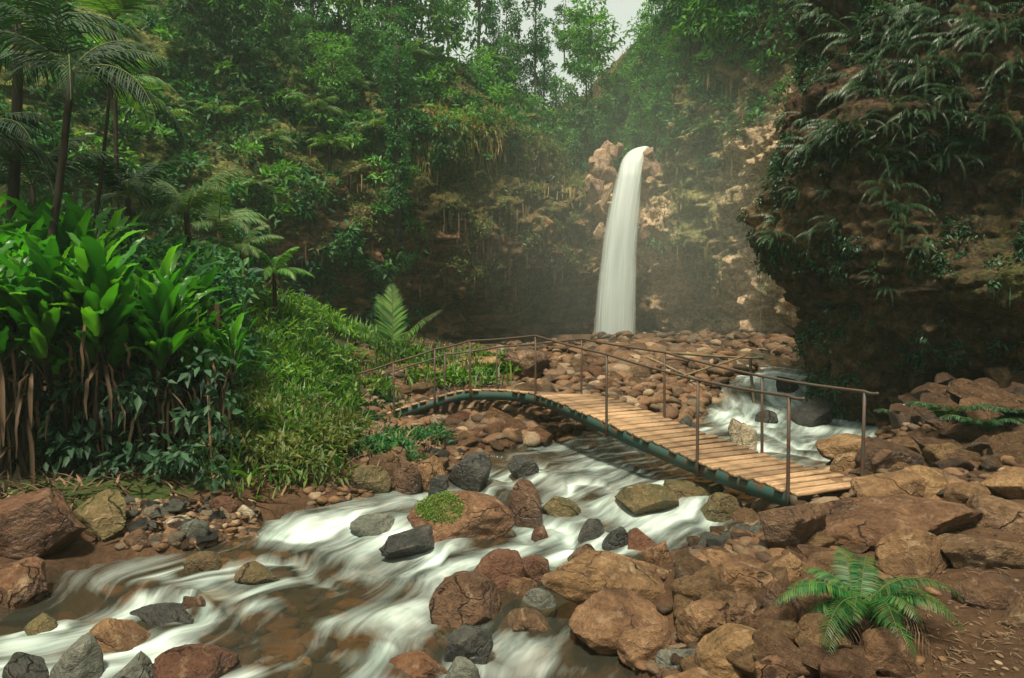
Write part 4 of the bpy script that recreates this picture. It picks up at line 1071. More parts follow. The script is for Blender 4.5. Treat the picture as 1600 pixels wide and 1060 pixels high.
# olive scrub and hanging straw grass along the rim and the right hand wall
def w_rim(c, n):
    rim = np.exp(-((c[:, 2] - (10.6 - .35 * np.abs(c[:, 0] + 1))) / .9) ** 2) * sstep(-5.5, -3, c[:, 0]) * sstep(4.2, 2.5, c[:, 0])
    wall_r = .13 * sstep(6.2, 7, c[:, 0]) * sstep(2.2, 4, c[:, 2]) * sstep(.05, .3, fbm(c, .8, 3, 5))
    return rim + wall_r + .05 * sstep(-.0, .3, fbm(c, .7, 3, 6)) * sstep(3.5, 6, c[:, 2]) * sstep(-5, -3, c[:, 0]) * (c[:, 0] < 3.4)
mb = MB(); p, n = sample_surface(cV, cF, 800, w_rim, 17); n = toward(p, n)
clumps(mb, p, n, r0.uniform(.2, .5, len(p)), 26, .17, 18, droop=1.0)
stuff('scrub', mb, M['olive'], 'olive scrub clinging to the cliff rim and the wall right of the fall', 'scrub')
mb = MB(); p, n = sample_surface(cV, cF, 4200, lambda c, n: w_rim(c, n) * sstep(-.2, .2, fbm(c, 1.1, 3, 45)), 19); n = toward(p, n)
blades(mb, p + n * .12, .75, 20, .3, .03, down=True, N0=n * .5)
p2 = p[::3]; blades(mb, p2, .5, 22, .6, .025)
stuff('hanging_grass', mb, M['straw'], 'straw coloured grass hanging over the cliff rim', 'grass')
# dead creepers on the dark back wall
mb = MB(); p, n = sample_surface(cV, cF, 600, lambda c, n: sstep(3, 4.5, c[:, 2]) * sstep(11, 8, c[:, 2]) * sstep(-11, -8, c[:, 0]) * (c[:, 0] < 4) * sstep(-.05, .25, fbm(c, .5, 3, 33)), 23); n = toward(p, n)
blades(mb, p + n * .1, .8, 24, .15, .022, down=True, N0=n * .3)
stuff('creepers', mb, M['drygrass'], 'dry brown creepers hanging on the back wall', 'creepers')
# small herbs on the shaded back wall
mb = MB(); p, n = sample_surface(cV, cF, 700, lambda c, n: sstep(2.0, 4, c[:, 2]) * sstep(10.5, 9, c[:, 2]) * (c[:, 0] < 3.6) * (c[:, 0] > -9) * sstep(.0, .25, fbm(c, .9, 3, 61)), 25); n = toward(p, n)
clumps(mb, p, n, r0.uniform(.12, .35, len(p)), 18, .14, 26, droop=.8)
stuff('wall_herbs', mb, M['olive'], 'small dull green herbs scattered on the back wall', 'herbs')
# moss & herbs on near cliff
mb = MB(); p, n = sample_surface(nV, nF, 1900, lambda c, n: sstep(.05, .3, fbm(c, 1.2, 3, 63)) * (c[:, 2] < 9) * (c[:, 1] > 5) * (c[:, 1] < 14), 27); n = toward(p, n)
clumps(mb, p, n, r0.uniform(.06, .2, len(p)), 20, .08, 28, droop=1.0)
blades(mb, p[::2] + n[::2] * .05, .35, 29, .15, .006, down=True, N0=n[::2] * .3)
stuff('wall_herbs', mb, M['cliff_fern'], 'small dark herbs and rootlets on the overhanging right cliff', 'herbs')

# ground cover on the left bank mound
def gpts(n, cond, seed, xr=(-9, 1), yr=(8, 18)):
    r = np.random.default_rng(seed); out = []
    x = r.uniform(*xr, n * 4); y = r.uniform(*yr, n * 4)
    z, ins, dm, left = ground_z(x, y); ok = (~ins) & (dm > .25) & left & cond(x, y, r.random(n * 4))
    return np.stack([x, y, z], 1)[ok][:n]
MD = lambda x, y, q: (q < (np.exp(-((x + 5.0) / 2.6) ** 2 - ((y - 12.6) / 3.4) ** 2) * 1.7) * sstep(-.35, .15, fbm(np.stack([x, y, 0*x], 1), .9, 3, 4))) & (x / y * FPX + 800 + 60 * fbm(np.stack([x, y, 0*x], 1), 1.3, 2, 8) < np.where(y < 13, 548, 625))
BH = lambda x, y, q: (y > 13.6) & (y < 15.6) & (x / y * FPX + 800 < 800) & (x / y * FPX + 800 > 590) & (q < .8)
mb = MB(); p = gpts(9000, MD, 31)
up = np.tile([0, 0, 1.], (len(p), 1))
leaf_cloud(mb, p + np.random.default_rng(2).uniform(0, .16, (len(p), 1)) * np.array([0, 0, 1.]), up, .22, 32, wid=.26, spread=.6, droop=.1)
p = gpts(14000, MD, 33); blades(mb, p, .26, 34, .45, .010)
stuff('ground_cover', mb, M['turf'], 'bright green herbs and grass covering the left bank mound', 'ground cover')
mb = MB(); p = gpts(420, MD, 35); clumps(mb, p, np.tile([0, 0, 1.], (len(p), 1)), r0.uniform(.10, .26, len(p)), 34, .12, 36, wid=.35)
stuff('ground_cover', mb, M['jungle_light'], 'leafy weeds among the herbs of the left bank mound', 'ground cover')
mb = MB(); p = gpts(260, BH, 135); clumps(mb, p + [0, 0, .18], np.tile([0, 0, 1.], (len(p), 1)), r0.uniform(.14, .34, len(p)), 40, .16, 136, wid=.3); p = gpts(1500, BH, 137); blades(mb, p, .55, 138, .5, .014)
stuff('ground_cover', mb, M['turf'], 'bright green weeds behind the left half of the footbridge', 'ground cover')
mb = MB(); p = gpts(2600, lambda x, y, q: (y > 8.6) & (x > -6.5) & (x < -1.0) & (sstep(0, .2, fbm(np.stack([x, y, 0*x], 1), 1.1, 3, 14)) > q), 37); blades(mb, p, .2, 38, 1.4, .012)
p = gpts(1600, lambda x, y, q: (y < 9.6) & (x < -2.6), 237, xr=(-8, -2), yr=(6.5, 9.8)); blades(mb, p, .13, 238, 2.2, .014)
stuff('leaf_litter', mb, M['drygrass'], 'dry brown leaves and stalks on the left bank mound', 'leaf litter')
# overhanging ferny fringe at the front of the mound and a dark bank
mb = MB(); p = gpts(150, lambda x, y, q: (y < 11.4) & (x > -4.2) & (x / y * FPX + 800 < 550), 39, xr=(-4.4, -1.7), yr=(8.6, 11.6)); clumps(mb, p + [0, 0, .12], np.tile([0, -.4, 1.], (len(p), 1)), r0.uniform(.10, .34, len(p)), 44, .15, 40, wid=.26)
stuff('ground_cover', mb, M['olive'], 'dark leafy fringe at the water side of the left bank', 'ground cover')
mb = MB(); p = gpts(70, MD, 335); clumps(mb, p + [0, 0, .1], np.tile([0, 0, 1.], (len(p), 1)), r0.uniform(.22, .45, len(p)), 130, .17, 336, wid=.2, squash=.7); blades(mb, gpts(2500, MD, 337), .42, 338, .6, .012)
stuff('ground_cover', mb, M['turf'], 'taller yellow green tussocks on the left bank mound', 'ground cover')

vv = np.array([v.co[:] for v in mrock.data.vertices]); nn_ = np.array([v.normal[:] for v in mrock.data.vertices])
sel = (nn_[:, 2] > .2) & (nn_[:, 1] < .3) & (np.hypot((vv[:, 0] + .38 * vv[:, 0].max()) / .26, (vv[:, 2] - .62 * vv[:, 2].max()) / .14) < 1)
if sel.sum() > 3:
    mb = MB(); clumps(mb, vv[sel], nn_[sel], .014, 12, .022, 55, squash=.7)
    obj('moss', mb.mesh('moss', M['turf'], smooth=False), mrock)
mb = MB(); p = gpts(130, lambda x, y, q: (x / y * FPX + 800 < 700 - 75 * (y > 12.2)) & (x / y * FPX + 800 > 540) & (y < 13.3) & (sstep(-.1, .2, fbm(np.stack([x, y, 0*x], 1), 1.7, 2, 5)) > q), 139, xr=(-4, -.5), yr=(9.6, 13.3)); clumps(mb, p + [0, 0, .03], np.tile([0, -.2, 1.], (len(p), 1)), r0.uniform(.08, .2, len(p)), 44, .12, 140, wid=.28)
stuff('ground_cover', mb, M['jungle'], 'dark low leaves among the stones around the left end of the bridge', 'ground cover')
# fronds -----------------------------------------------------------
def frond(mb_leaf, mb_stem, base, az, el, L, n=26, leaf=.28, droop=1.3, w=.028, seed=0, sweep=.55, hang=.4, rad=.008):
    r = np.random.default_rng(seed); m = 14; ds = L / (m - 1)
    pts = [np.array(base, float)]; a = el; zz = az
    tan = []
    for k in range(m):
        t = np.array([math.cos(zz) * math.cos(a), math.sin(zz) * math.cos(a), math.sin(a)]); tan.append(t)
        pts.append(pts[-1] + t * ds); a -= droop / m * (.5 + k / m); zz += r.normal() * .02
    pts = np.array(pts[:m]); tan = np.array(tan)
    tube(mb_stem, pts, np.linspace(rad, rad * .3, m), 4, cap=False)
    q = np.linspace(.12, .99, n) * (m - 1); V = []; 
    side0 = np.array([-math.sin(az), math.cos(az), 0])
    for i, qq in enumerate(q):
        f = qq / (m - 1); k = min(int(qq), m - 2); ff = qq - k
        c = pts[k] * (1-ff) + pts[k+1] * ff; t = tan[k]; u = np.cross(side0, t); u = u if u[2] > 0 else -u
        ll = leaf * (math.sin(math.pi * min(1, .12 + .88 * f)) ** .6) * (1 - .35 * f) * r.uniform(.85, 1.1) + .02
        for s in (-1, 1):
            d = s * side0 * 1.0 + t * sweep * (1 + f) - np.array([0, 0, 1.]) * hang * r.uniform(.6, 1.3) + r.normal(size=3) * .06
            d /= np.linalg.norm(d); d2 = d - np.array([0, 0, 1.]) * hang * .8; d2 /= np.linalg.norm(d2)
            ws = t * w * .5 * (ll / leaf)
            V += [c - ws * .5, c + ws * .5, c + d * ll * .5 + ws, c + d * ll * .5 - ws, c + d * ll * .5 + d2 * ll * .5]
    V = np.array(V); i5 = np.arange(len(V) // 5)[:, None] * 5
    mb_leaf.add(V, i5 + np.array([[3, 2, 4]]), i5 + np.array([[0, 1, 2, 3]]))

def fern_plant(name, loc, fronds, mat, label, cat, group=None, parts=True, dry=0):
    root = empty(name, loc); tag(root, label, cat, group)
    for k, kw in enumerate(fronds):
        a, b = MB(), MB(); frond(a, b, **kw)
        f = obj('frond', a.mesh('frond', kw.get('_m') or mat, smooth=False), root)
        obj('rachis', b.mesh('rachis', M['rachis']), f)
    return root

# the fern in the lower right
p, _ = hit(1345, 985, (0,)); fb = np.array(p) + np.array([0, .0, .15])
FR = []
for az, el, L, dr in [(-2.75, .65, .62, 2.0), (-2.45, .75, .78, 2.1), (-2.15, .5, .80, 1.7), (-1.85, .6, .62, 2.0), (-1.15, .45, .60, 2.0), (-.8, .7, .72, 2.3), (-.45, .75, .74, 2.2), (-.15, .8, .66, 2.1),
                      (.3, 1.0, .5, 1.9), (1.1, 1.15, .5, 1.8), (2.1, 1.2, .5, 1.9), (2.8, .9, .55, 2.1), (3.05, .7, .6, 2.0), (-1.5, .9, .55, 2.4), (-.62, 1.15, .62, 2.3), (-3.0, .5, .5, 1.6), (1.5, 1.35, .45, 1.5), (-2.0, 1.0, .6, 2.2)]:
    az += rr.uniform(-.22, .22); el += rr.uniform(-.2, .2); L *= rr.uniform(.72, 1.05)
    FR.append(dict(base=(rr.uniform(-.05, .05), rr.uniform(-.05, .05), 0), az=az, el=el, L=L, droop=dr, n=40, leaf=.115, w=.013, seed=len(FR), sweep=.3, hang=.35, rad=.004))
fern = fern_plant('fern', fb, FR, M['fern'], 'green sword fern growing between boulders in the right foreground', 'fern')
for k in range(9):
    mbd, mbs = MB(), MB(); frond(mbd, mbs, (0, 0, -.02), -3.0 + k * .38 + .1, .35, .5 + .04 * (k % 3), 22, .10, 2.4, .009, 90 + k, .4, .7, .004)
    dl = obj('dead_frond', mbd.mesh('dead_frond', M['drygrass'], smooth=False), fern); dl['label'] = 'withered brown frond under the green ones'

# seedling palm on the mound
p, _ = hit(612, 560, (0,)); p = np.array(P(614, 556, 15.5)); p[2] = gz(p[0], p[1]) + .03
FR = [dict(base=(0, 0, 0), az=1.75, el=1.45, L=1.55, droop=.35, n=44, leaf=.46, w=.07, seed=1, sweep=.7, hang=.1, rad=.012),
      dict(base=(0, 0, 0), az=2.3, el=1.35, L=1.4, droop=.6, n=40, leaf=.44, w=.07, seed=2, sweep=.7, hang=.15, rad=.012),
      dict(base=(0, 0, 0), az=.15, el=.95, L=1.45, droop=.75, n=34, leaf=.24, w=.04, seed=3, sweep=.4, hang=1.0, rad=.014),
      dict(base=(0, 0, 0), az=3.2, el=.8, L=1.1, droop=1.0, n=28, leaf=.2, w=.025, seed=4, sweep=.4, hang=.9, rad=.012),
      dict(base=(0, 0, 0), az=-2.2, el=.7, L=.9, droop=1.2, n=24, leaf=.22, w=.03, seed=5, sweep=.4, hang=.6, rad=.01),
      dict(base=(0, 0, 0), az=-.9, el=.8, L=.8, droop=1.2, n=24, leaf=.22, w=.03, seed=6, sweep=.4, hang=.6, rad=.01)]
fern_plant('young_palm', p, FR, M['turf'], 'young palm with upright bright fronds before the dark back wall', 'palm')

# cliff ferns hanging on the right wall
rr3 = np.random.default_rng(8)
CF = [(1262, 185), (1290, 200), (1308, 205), (1340, 195), (1268, 235), (1300, 240), (1395, 195), (1390, 230), (1420, 110), (1440, 80), (1380, 30), (1470, 30), (1500, 60), (1530, 20), (1425, 30),
      (1440, 150), (1460, 175), (1500, 105), (1545, 40), (1560, 140), (1590, 95), (1540, 190), (1470, 205), (1430, 255), (1400, 265), (1385, 290), (1420, 320), (1410, 355), (1520, 130), (1575, 60),
      (1480, 240), (1510, 225), (1360, 110), (1330, 60), (1300, 30), (1270, 20), (1280, 355), (1212, 365), (1440, 385), (1450, 330), (1375, 430), (1590, 200), (1340, 130), (1300, 300), (1250, 300), (1555, 250), (1420, 200), (1490, 150), (1450, 110), (1405, 60)]
protos = []
for k in range(6):
    root = empty('cliff_fern', (0, 0, 0)); tag(root, 'cluster of long drooping fern fronds hanging on the dark right cliff', 'fern', 'ferns hanging on the right cliff')
    a, b = MB(), MB()
    for j in range(8):
        frond(a, b, (rr3.uniform(-.1, .1), 0, rr3.uniform(-.12, .12)), -2.7 + j * .22 + rr3.uniform(-.3, .3) , rr3.uniform(-.5, .7), rr3.uniform(.3, .95), 24, .10, rr3.uniform(1.3, 2.2), .016, 500 + k * 20 + j, .6, 1.1, .004)
    obj('foliage', a.mesh('foliage', M['cliff_fern'], smooth=False), root); obj('stem', b.mesh('stem', M['rachis']), root); protos.append(root)
CF += [(px + rr3.uniform(-38, 38), py + rr3.uniform(-28, 28)) for px, py in CF[:44]]
for i, (px, py) in enumerate(CF):
    q, nn = hit(px, py, (2,))
    if q is None: continue
    s = rr3.uniform(.4, .95) * (1.0 if py > 150 else 1.15)
    az = math.atan2(-nn[1], -nn[0]) if nn[0] > 0 else math.atan2(nn[1], nn[0])
    pr = protos[i % 6]
    o = pr if i < 6 else dup(pr)
    o.location = q - np.array([.06, .06, 0]); o.scale = (s, s, s); o.rotation_euler = (0, 0, az + math.pi / 2 + rr3.uniform(-.4, .4) - 0)
# larger ferns near right cliff foot
for i, (px, py, lab) in enumerate([(1470, 672, 'long arching fern at the foot of the right cliff'), (1520, 690, 'low fern spreading under the arching fern at the cliff foot'), (1400, 668, 'small fern by the foot of the dark hollow of the right cliff'), (1575, 668, 'dark fern near the right edge above the cliff foot rocks')]):
    q, nn = hit(px, py, (0,))
    FR = [dict(base=(0, 0, 0), az=a, el=1.0, L=.7 - .1 * i, droop=1.9, n=26, leaf=.15, w=.024, seed=700 + i * 10 + k, sweep=.5, hang=.4, rad=.005) for k, a in enumerate([-3.0, -2.6, -2.2, -1.7, -1.2, -.6, 3.0, .0])]
    fern_plant('fern', q + np.array([0, -.15, .12]), FR, M['cliff_fern'], lab, 'fern')

# broad-leaf (banana-like) plants ------------------------------------
def paddle(mb, base, az, el, L, w, droop, seed, n=23, m=7, fold=.3, wave=.03):
    r = np.random.default_rng(seed); a = el; ds = L / (n - 1); c = np.array(base, float); V = []
    side = np.array([-math.sin(az), math.cos(az), 0]); tw = r.uniform(-.3, .3); ph = r.uniform(0, 6)
    for k in range(n):
        f = k / (n - 1)
        t = np.array([math.cos(az) * math.cos(a), math.sin(az) * math.cos(a), math.sin(a)])
        u = np.cross(t, side); u = u if u[2] > 0 or abs(a) > 1.2 else -u
        sd = side * math.cos(tw * f) + u * math.sin(tw * f); uu = np.cross(t, sd); uu = uu if uu @ u > 0 else -uu
        hw = w * .5 * (math.sin(math.pi * (f * .93 + .04) ** .75) ** .62)
        for j in range(m):
            g = j / (m - 1) * 2 - 1
            V.append(c + sd * hw * g + uu * (abs(g) * hw * fold + wave * math.sin(f * 17 + ph + g * 3) * abs(g) + (.0045 if n > 12 else 0) * (-1) ** k * min(1, abs(g) * 2)))
        c = c + t * ds; a = max(a - droop / n * (.4 + 1.3 * f), -1.52)
    V = np.array(V); mb.add(V, None, grid_quads(n, m))

def broadleaf(seed, H, lean=0.0):
    r = np.random.default_rng(seed)
    root = empty('broadleaf_plant'); st, lf, dr = MB(), MB(), MB()
    k = r.integers(4, 6)
    for i in range(k):
        bx, by = r.normal() * .16, r.normal() * .16
        h = H * r.uniform(.5, .72); tx, ty = bx + r.normal() * .16 + lean * .3, by + r.normal() * .14 - .1
        t = np.linspace(0, 1, 8)[:, None]
        pts = np.array([bx, by, -.1]) * (1-t) + np.array([tx, ty, h]) * t + np.array([.1, 0, 0]) * np.sin(t * 3) * r.normal() * .6
        tube(st, pts, np.linspace(.034, .018, 8), 7)
        nl = r.integers(14, 19)
        for j in range(nl):
            az = r.uniform(0, 6.283) if j % 3 else r.uniform(-2.6, -.5); el = r.uniform(.8, 1.5); L = H * r.uniform(.13, .29)
            b = pts[-1] - np.array([0, 0, r.uniform(0, .35 * h)])
            pet = r.uniform(.15, .45); d = np.array([math.cos(az) * math.cos(el), math.sin(az) * math.cos(el), math.sin(el)])
            tube(st, [b, b + d * pet], [.014, .009], 5, cap=False)
            paddle(lf, b + d * pet, az, el - .1, L, L * r.uniform(.20, .31), r.uniform(.2, 1.5), seed * 50 + i * 10 + j, wave=r.uniform(.004, .02), fold=r.uniform(.1, .5))
        for j in range(r.integers(5, 8)):
            az = r.uniform(0, 6.283); b = pts[min(7, int(r.integers(2, 8)))] + np.array([math.cos(az), math.sin(az), 0]) * .05
            paddle(dr, b, az, r.uniform(-1.3, -.2), r.uniform(.5, 1.1), r.uniform(.025, .06), 2.6, seed * 70 + i * 10 + j, 8, 3, .8, .02)
    obj('stem', st.mesh('stem', M['stalk']), root); obj('foliage', lf.mesh('foliage', M['banana']), root)
    d = obj('dead_leaves', dr.mesh('dead_leaves', M['drygrass']), root); d['label'] = 'dry brown hanging leaves'
    return root
bprot = [broadleaf(s, 2.9, l) for s, l in ((1, .2), (2, .5), (3, -.3), (4, .6), (5, 0))]
BP = [(-60, 7.9, .98), (15, 7.9, .93), (70, 8.0, 1.02), (125, 8.2, .93), (185, 8.4, .92), (240, 8.6, .84), (285, 8.8, .78), (330, 9.0, .66), (-20, 9.6, 1.15), (45, 9.8, 1.1), (105, 10, 1.1), (165, 10.1, .92), (215, 9.5, .9),
      (265, 9.6, .84), (305, 9.8, .74), (345, 10.2, .42), (0, 11, 1.1), (140, 11.2, .95), (230, 11.5, .8), (-120, 9, 1.1)]
place = ['leftmost, cut by the left edge', 'above the big reddish boulder', 'tall and bright, right of the reddish boulder', 'above the mossy boulder', 'above the pebble shore', 'above the tip of the pebble shore', 'short, near the right end of the thicket', 'lowest, at the right end of the thicket']
for i, (px, Y, s) in enumerate(BP):
    o = bprot[i] if i < 5 else dup(bprot[i % 5])
    x = (px - 800) / FPX * Y; o.location = (x, Y, gz(x, Y) - .02); o.scale = (s, s, s); o.rotation_euler = (0, 0, [0, 2.1, 4.0, 1.0, 5.2][(i * 2) % 5] * (i >= 5))
    if i < 8: tag(o, 'front row paddle-leaved plant, ' + place[i], 'plant', 'paddle-leaved plants of the left thicket')
    else: tag(o, 'paddle-leaved plant behind the front row of the left thicket', 'plant', 'paddle-leaved plants of the left thicket')
# dark interior thicket of dead stalks & foliage behind the plants
mb = MB(); r = np.random.default_rng(77)
x = r.uniform(-8.5, -3.3, 2600); y = r.uniform(9.2, 11.8, 2600); z = np.array([0.5] * 2600) + r.uniform(.2, 2.0, 2600)
ok = (x / y * FPX + 800) < 350
blades(mb, np.stack([x, y, z], 1)[ok], .9, 78, .25, .02, down=True)
stuff('dead_stalks', mb, M['drygrass'], 'mass of dry hanging leaves inside the left thicket', 'dead leaves')
mb = MB(); n_ = 420; x = r.uniform(-11, -4.0, n_); y = r.uniform(10.5, 13, n_); z = r.uniform(.8, 3.3, n_); ok = (x / y * FPX + 800) < 370
clumps(mb, np.stack([x, y, z], 1)[ok], np.tile([.3, -1, .3], (int(ok.sum()), 1)), .45, 60, .17, 79)
stuff('undergrowth', mb, M['jungle'], 'dark leafy undergrowth behind the left thicket', 'undergrowth')
mb = MB(); x = r.uniform(-6.6, -3.2, 190); y = r.uniform(7.9, 9.4, 190); z = .5 + r.uniform(.0, 1.25, 190) ** 1.3; ok = (x / y * FPX + 800) < 340
clumps(mb, np.stack([x, y, z], 1)[ok], np.tile([.3, -1, .1], (int(ok.sum()), 1)), r.uniform(.1, .26, int(ok.sum())), 24, .15, 179, droop=1.2)
stuff('undergrowth', mb, M['palm_dark'], 'dark tangled leaves between the stems of the left thicket', 'undergrowth')
# exposed roots
for i, (a, b, c) in enumerate([((205, 610), (215, 690), (232, 772)), ((190, 610), (185, 685), (196, 768)), ((325, 600), (328, 685), (332, 768)), ((60, 600), (50, 685), (44, 770)), ((25, 600), (20, 675), (22, 772)), ((118, 600), (125, 680), (140, 768)), ((270, 610), (262, 680), (268, 765))]):
    Y = 8.5; pts = catmull([P(*a, Y + .2), P(*b, Y), P(*c, Y - .25)], 10); pts[:, 2] += gz(pts[-1][0], pts[-1][1]) - pts[-1][2]; c0 = pts[-1].copy(); mbr = MB(); tube(mbr, pts - c0, np.linspace(.022, .012, 10), 6)
    tag(obj('root', mbr.mesh('root', M['root']), loc=c0), 'pale bare root reaching down to the left shore', 'root', 'bare roots below the left thicket')

# palms ----------------------------------------------------------------
def palm(name, loc, top, nf, L, mat, label, trunk_r=.07, seed=0, leaf=.4, skirt=0, elr=(.1, 1.3), droop=1.7, w=.035, hang=.6, bark='stalk', azr=(0, 6.283)):
    r = np.random.default_rng(seed); loc = np.array(loc, float); top = np.array(top, float)
    root = empty(name, loc); tag(root, label, 'palm')
    mbt = MB(); t = np.linspace(0, 1, 10)[:, None]; v = top - loc
    pts = v * t + np.array([v[0] * .12, 0, 0]) * np.sin(t * math.pi); pts[0, 2] -= .2
    tube(mbt, pts, np.linspace(trunk_r, trunk_r * .7, 10), 9); obj('trunk', mbt.mesh('trunk', M[bark]), root)
    for k in range(nf):
        a, b = MB(), MB(); az = azr[0] + (azr[1] - azr[0]) * (k + r.uniform(-.3, .3)) / nf
        frond(a, b, v, az, r.uniform(*elr), L * r.uniform(.8, 1.15), 34, leaf, droop * r.uniform(.8, 1.2), w, seed * 40 + k, .7, hang, .014)
        f = obj('frond', a.mesh('frond', mat, smooth=False), root); obj('rachis', b.mesh('rachis', M['rachis']), f)
    if skirt:
        for k in range(skirt):
            a, b = MB(), MB(); frond(a, b, v - np.array([0, 0, .1]), r.uniform(0, 6.283), -.6, L * .5, 18, leaf * .4, 1.2, .02, seed * 40 + 50 + k, .5, .8, .008)
            d = obj('dead_frond', a.mesh('dead_frond', M['drygrass'], smooth=False), root); d['label'] = 'dry frond hanging along the trunk'
    return root
def palm_px(name, bx, by, Y, tx, ty, **k):
    b, t = P(bx, by, Y), P(tx, ty, Y - .1); b[2] = gz(b[0], b[1]); return palm(name, b, t, **k)
palm_px('palm', 372, 500, 13.6, 372, 392, nf=11, L=1.0, mat=M['palm'], label='small palm with a dry trunk left of the slim palm above the mound', seed=11, skirt=6, leaf=.3)
palm_px('palm', 430, 502, 13.6, 428, 425, nf=9, L=.85, mat=M['jungle_light'], label='slim short palm at the top of the green mound nearest the back wall', seed=12, skirt=5, leaf=.24, trunk_r=.05)
palm_px('palm', 300, 520, 13.0, 292, 335, nf=12, L=1.35, mat=M['palm'], label='pale feathery palm rising behind the paddle-leaved thicket', seed=13, leaf=.42, skirt=5)
palm_px('palm', 345, 500, 14.5, 342, 350, nf=10, L=1.1, mat=M['palm'], label='palm with drooping silvery fronds between the feathery palm and the dry-trunked palm', seed=14, leaf=.36, skirt=4)
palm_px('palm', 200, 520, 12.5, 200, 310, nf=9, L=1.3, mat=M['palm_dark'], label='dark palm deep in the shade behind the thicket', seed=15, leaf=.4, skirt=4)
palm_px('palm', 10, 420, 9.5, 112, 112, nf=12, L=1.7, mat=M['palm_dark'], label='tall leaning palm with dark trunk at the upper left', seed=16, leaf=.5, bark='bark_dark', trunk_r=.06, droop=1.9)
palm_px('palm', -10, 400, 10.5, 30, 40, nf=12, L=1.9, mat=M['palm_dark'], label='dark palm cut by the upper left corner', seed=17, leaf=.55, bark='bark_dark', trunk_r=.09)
palm_px('palm', 95, 330, 11.5, 172, 135, nf=9, L=1.3, mat=M['palm'], label='thin leaning palm with pale fronds right of the tall leaning palm', seed=18, leaf=.36, bark='bark_dark', trunk_r=.035, droop=2.1)
palm_px('palm', 180, 330, 13.5, 178, 30, nf=14, L=1.3, mat=M['turf'], label='bright fan-shaped palm crown near the top left', seed=19, leaf=.55, bark='bark_dark', trunk_r=.05, hang=.2, droop=.9)
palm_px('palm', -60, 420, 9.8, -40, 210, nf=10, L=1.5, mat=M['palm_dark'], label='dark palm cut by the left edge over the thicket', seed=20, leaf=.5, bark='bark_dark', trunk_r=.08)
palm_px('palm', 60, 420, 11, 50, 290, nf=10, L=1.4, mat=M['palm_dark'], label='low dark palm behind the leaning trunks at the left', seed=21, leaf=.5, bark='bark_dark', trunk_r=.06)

rt0 = np.random.default_rng(91); sp = []
for k in range(3):
    root = empty('slope_palm'); tag(root, 'x', 'palm'); a, b = MB(), MB()
    for j in range(11): frond(a, b, (0, 0, 0), j * .571 + k, .35 + .5 * ((j * 7) % 3) / 3, 1.0 + .12 * (j % 3), 22, .3, 1.7, .06, 900 + k * 20 + j, .6, .5, .02)
    tube(b, [(0, 0, -1.4), (.05, 0, -.6), (0, 0, 0)], [.07, .06, .05], 6)
    obj('foliage', a.mesh('foliage', M['palm'] if k else M['turf'], smooth=False), root); obj('stem', b.mesh('stem', M['stalk']), root); sp.append(root)
for i, (px, py) in enumerate([(345, 205), (385, 130), (500, 200), (478, 100), (432, 250), (560, 160), (700, 75), (765, 115), (300, 120), (265, 215), (840, 70), (640, 110), (520, 255), (590, 230), (1075, 90), (1150, 70), (1100, 230), (410, 320), (330, 60), (450, 180), (900, 150)]):
    q, nn = hit(px, py, (1,))
    if q is None: continue
    o = sp[i] if i < 3 else dup(sp[i % 3]); o.location = q + np.array([0, -.5, .6]); s_ = rt0.uniform(.7, 1.25); o.scale = (s_, s_, s_); o.rotation_euler = (0, 0, rt0.uniform(0, 6))
    tag(o, 'small feathery palm growing out of the jungle slope ' + ('left of the waterfall' if px < 960 else 'right of the waterfall'), 'palm', 'small palms on the slope ' + ('left of the waterfall' if px < 960 else 'right of the waterfall'))
# trees -------------------------------------------------------------------
def tree_proto(seed, H, spread, leaves, size, mat, label, group, name='tree', bare=.45, narrow=1.0):
    r = np.random.default_rng(seed); root = empty(name); tag(root, label, 'tree', group)
    mbt = MB(); t = np.linspace(0, 1, 12)[:, None]
    trunk = np.array([0, 0, 1.]) * t * H * .95 + np.stack([fbm(t * [0, 0, 3.] + seed, 1, 2, seed), fbm(t * [0, 0, 3.] + seed, 1, 2, seed + 9), 0 * t[:, 0]], 1) * .25 * t
    trunk[0, 2] = -.6
    tube(mbt, trunk, np.linspace(.012 * H, .004 * H, 12), 7)
    cl = []
    for k in range(int(10 * spread) + 9):
        f = r.uniform(bare, .97); i = int(f * 11); b = trunk[i]; az = r.uniform(0, 6.283); el = r.uniform(-.1, .9); L = spread * r.uniform(.5, 1.1) * (1.15 - f * .7) * narrow
        d = np.array([math.cos(az) * math.cos(el), math.sin(az) * math.cos(el), math.sin(el)]); e = b + d * L
        tube(mbt, [b, b + d * L * .5 + [0, 0, .05], e], [.006 * H, .004 * H, .002 * H], 4, cap=False)
        for q in range(3): cl.append(b + d * L * r.uniform(.55, 1.05) + r.normal(size=3) * .18 * spread)
    cl.append(trunk[-1]); cl = np.array(cl)
    obj('trunk', mbt.mesh('trunk', M['bark']), root)
    mbc = MB(); per = max(6, leaves // len(cl)); N = cl - trunk[7]; N /= np.linalg.norm(N, axis=1)[:, None]
    clumps(mbc, cl, N, r.uniform(.16, .36, len(cl)) * spread, per, size, seed + 3, squash=.7, droop=.5)
    obj('crown', mbc.mesh('crown', mat, smooth=False), root)
    return root
tp = [tree_proto(201, 6.5, 1.7, 2600, .26, M['haze_tree'], '', 'g', bare=.15), tree_proto(202, 8.0, 1.5, 2600, .25, M['haze_tree'], '', 'g', bare=.22), tree_proto(203, 5.5, 1.9, 2600, .28, M['jungle_light'], '', 'g', bare=.1),
      tree_proto(204, 9.0, 1.4, 2400, .25, M['jungle'], '', 'g', bare=.25, narrow=.8)]
rt = np.random.default_rng(44)
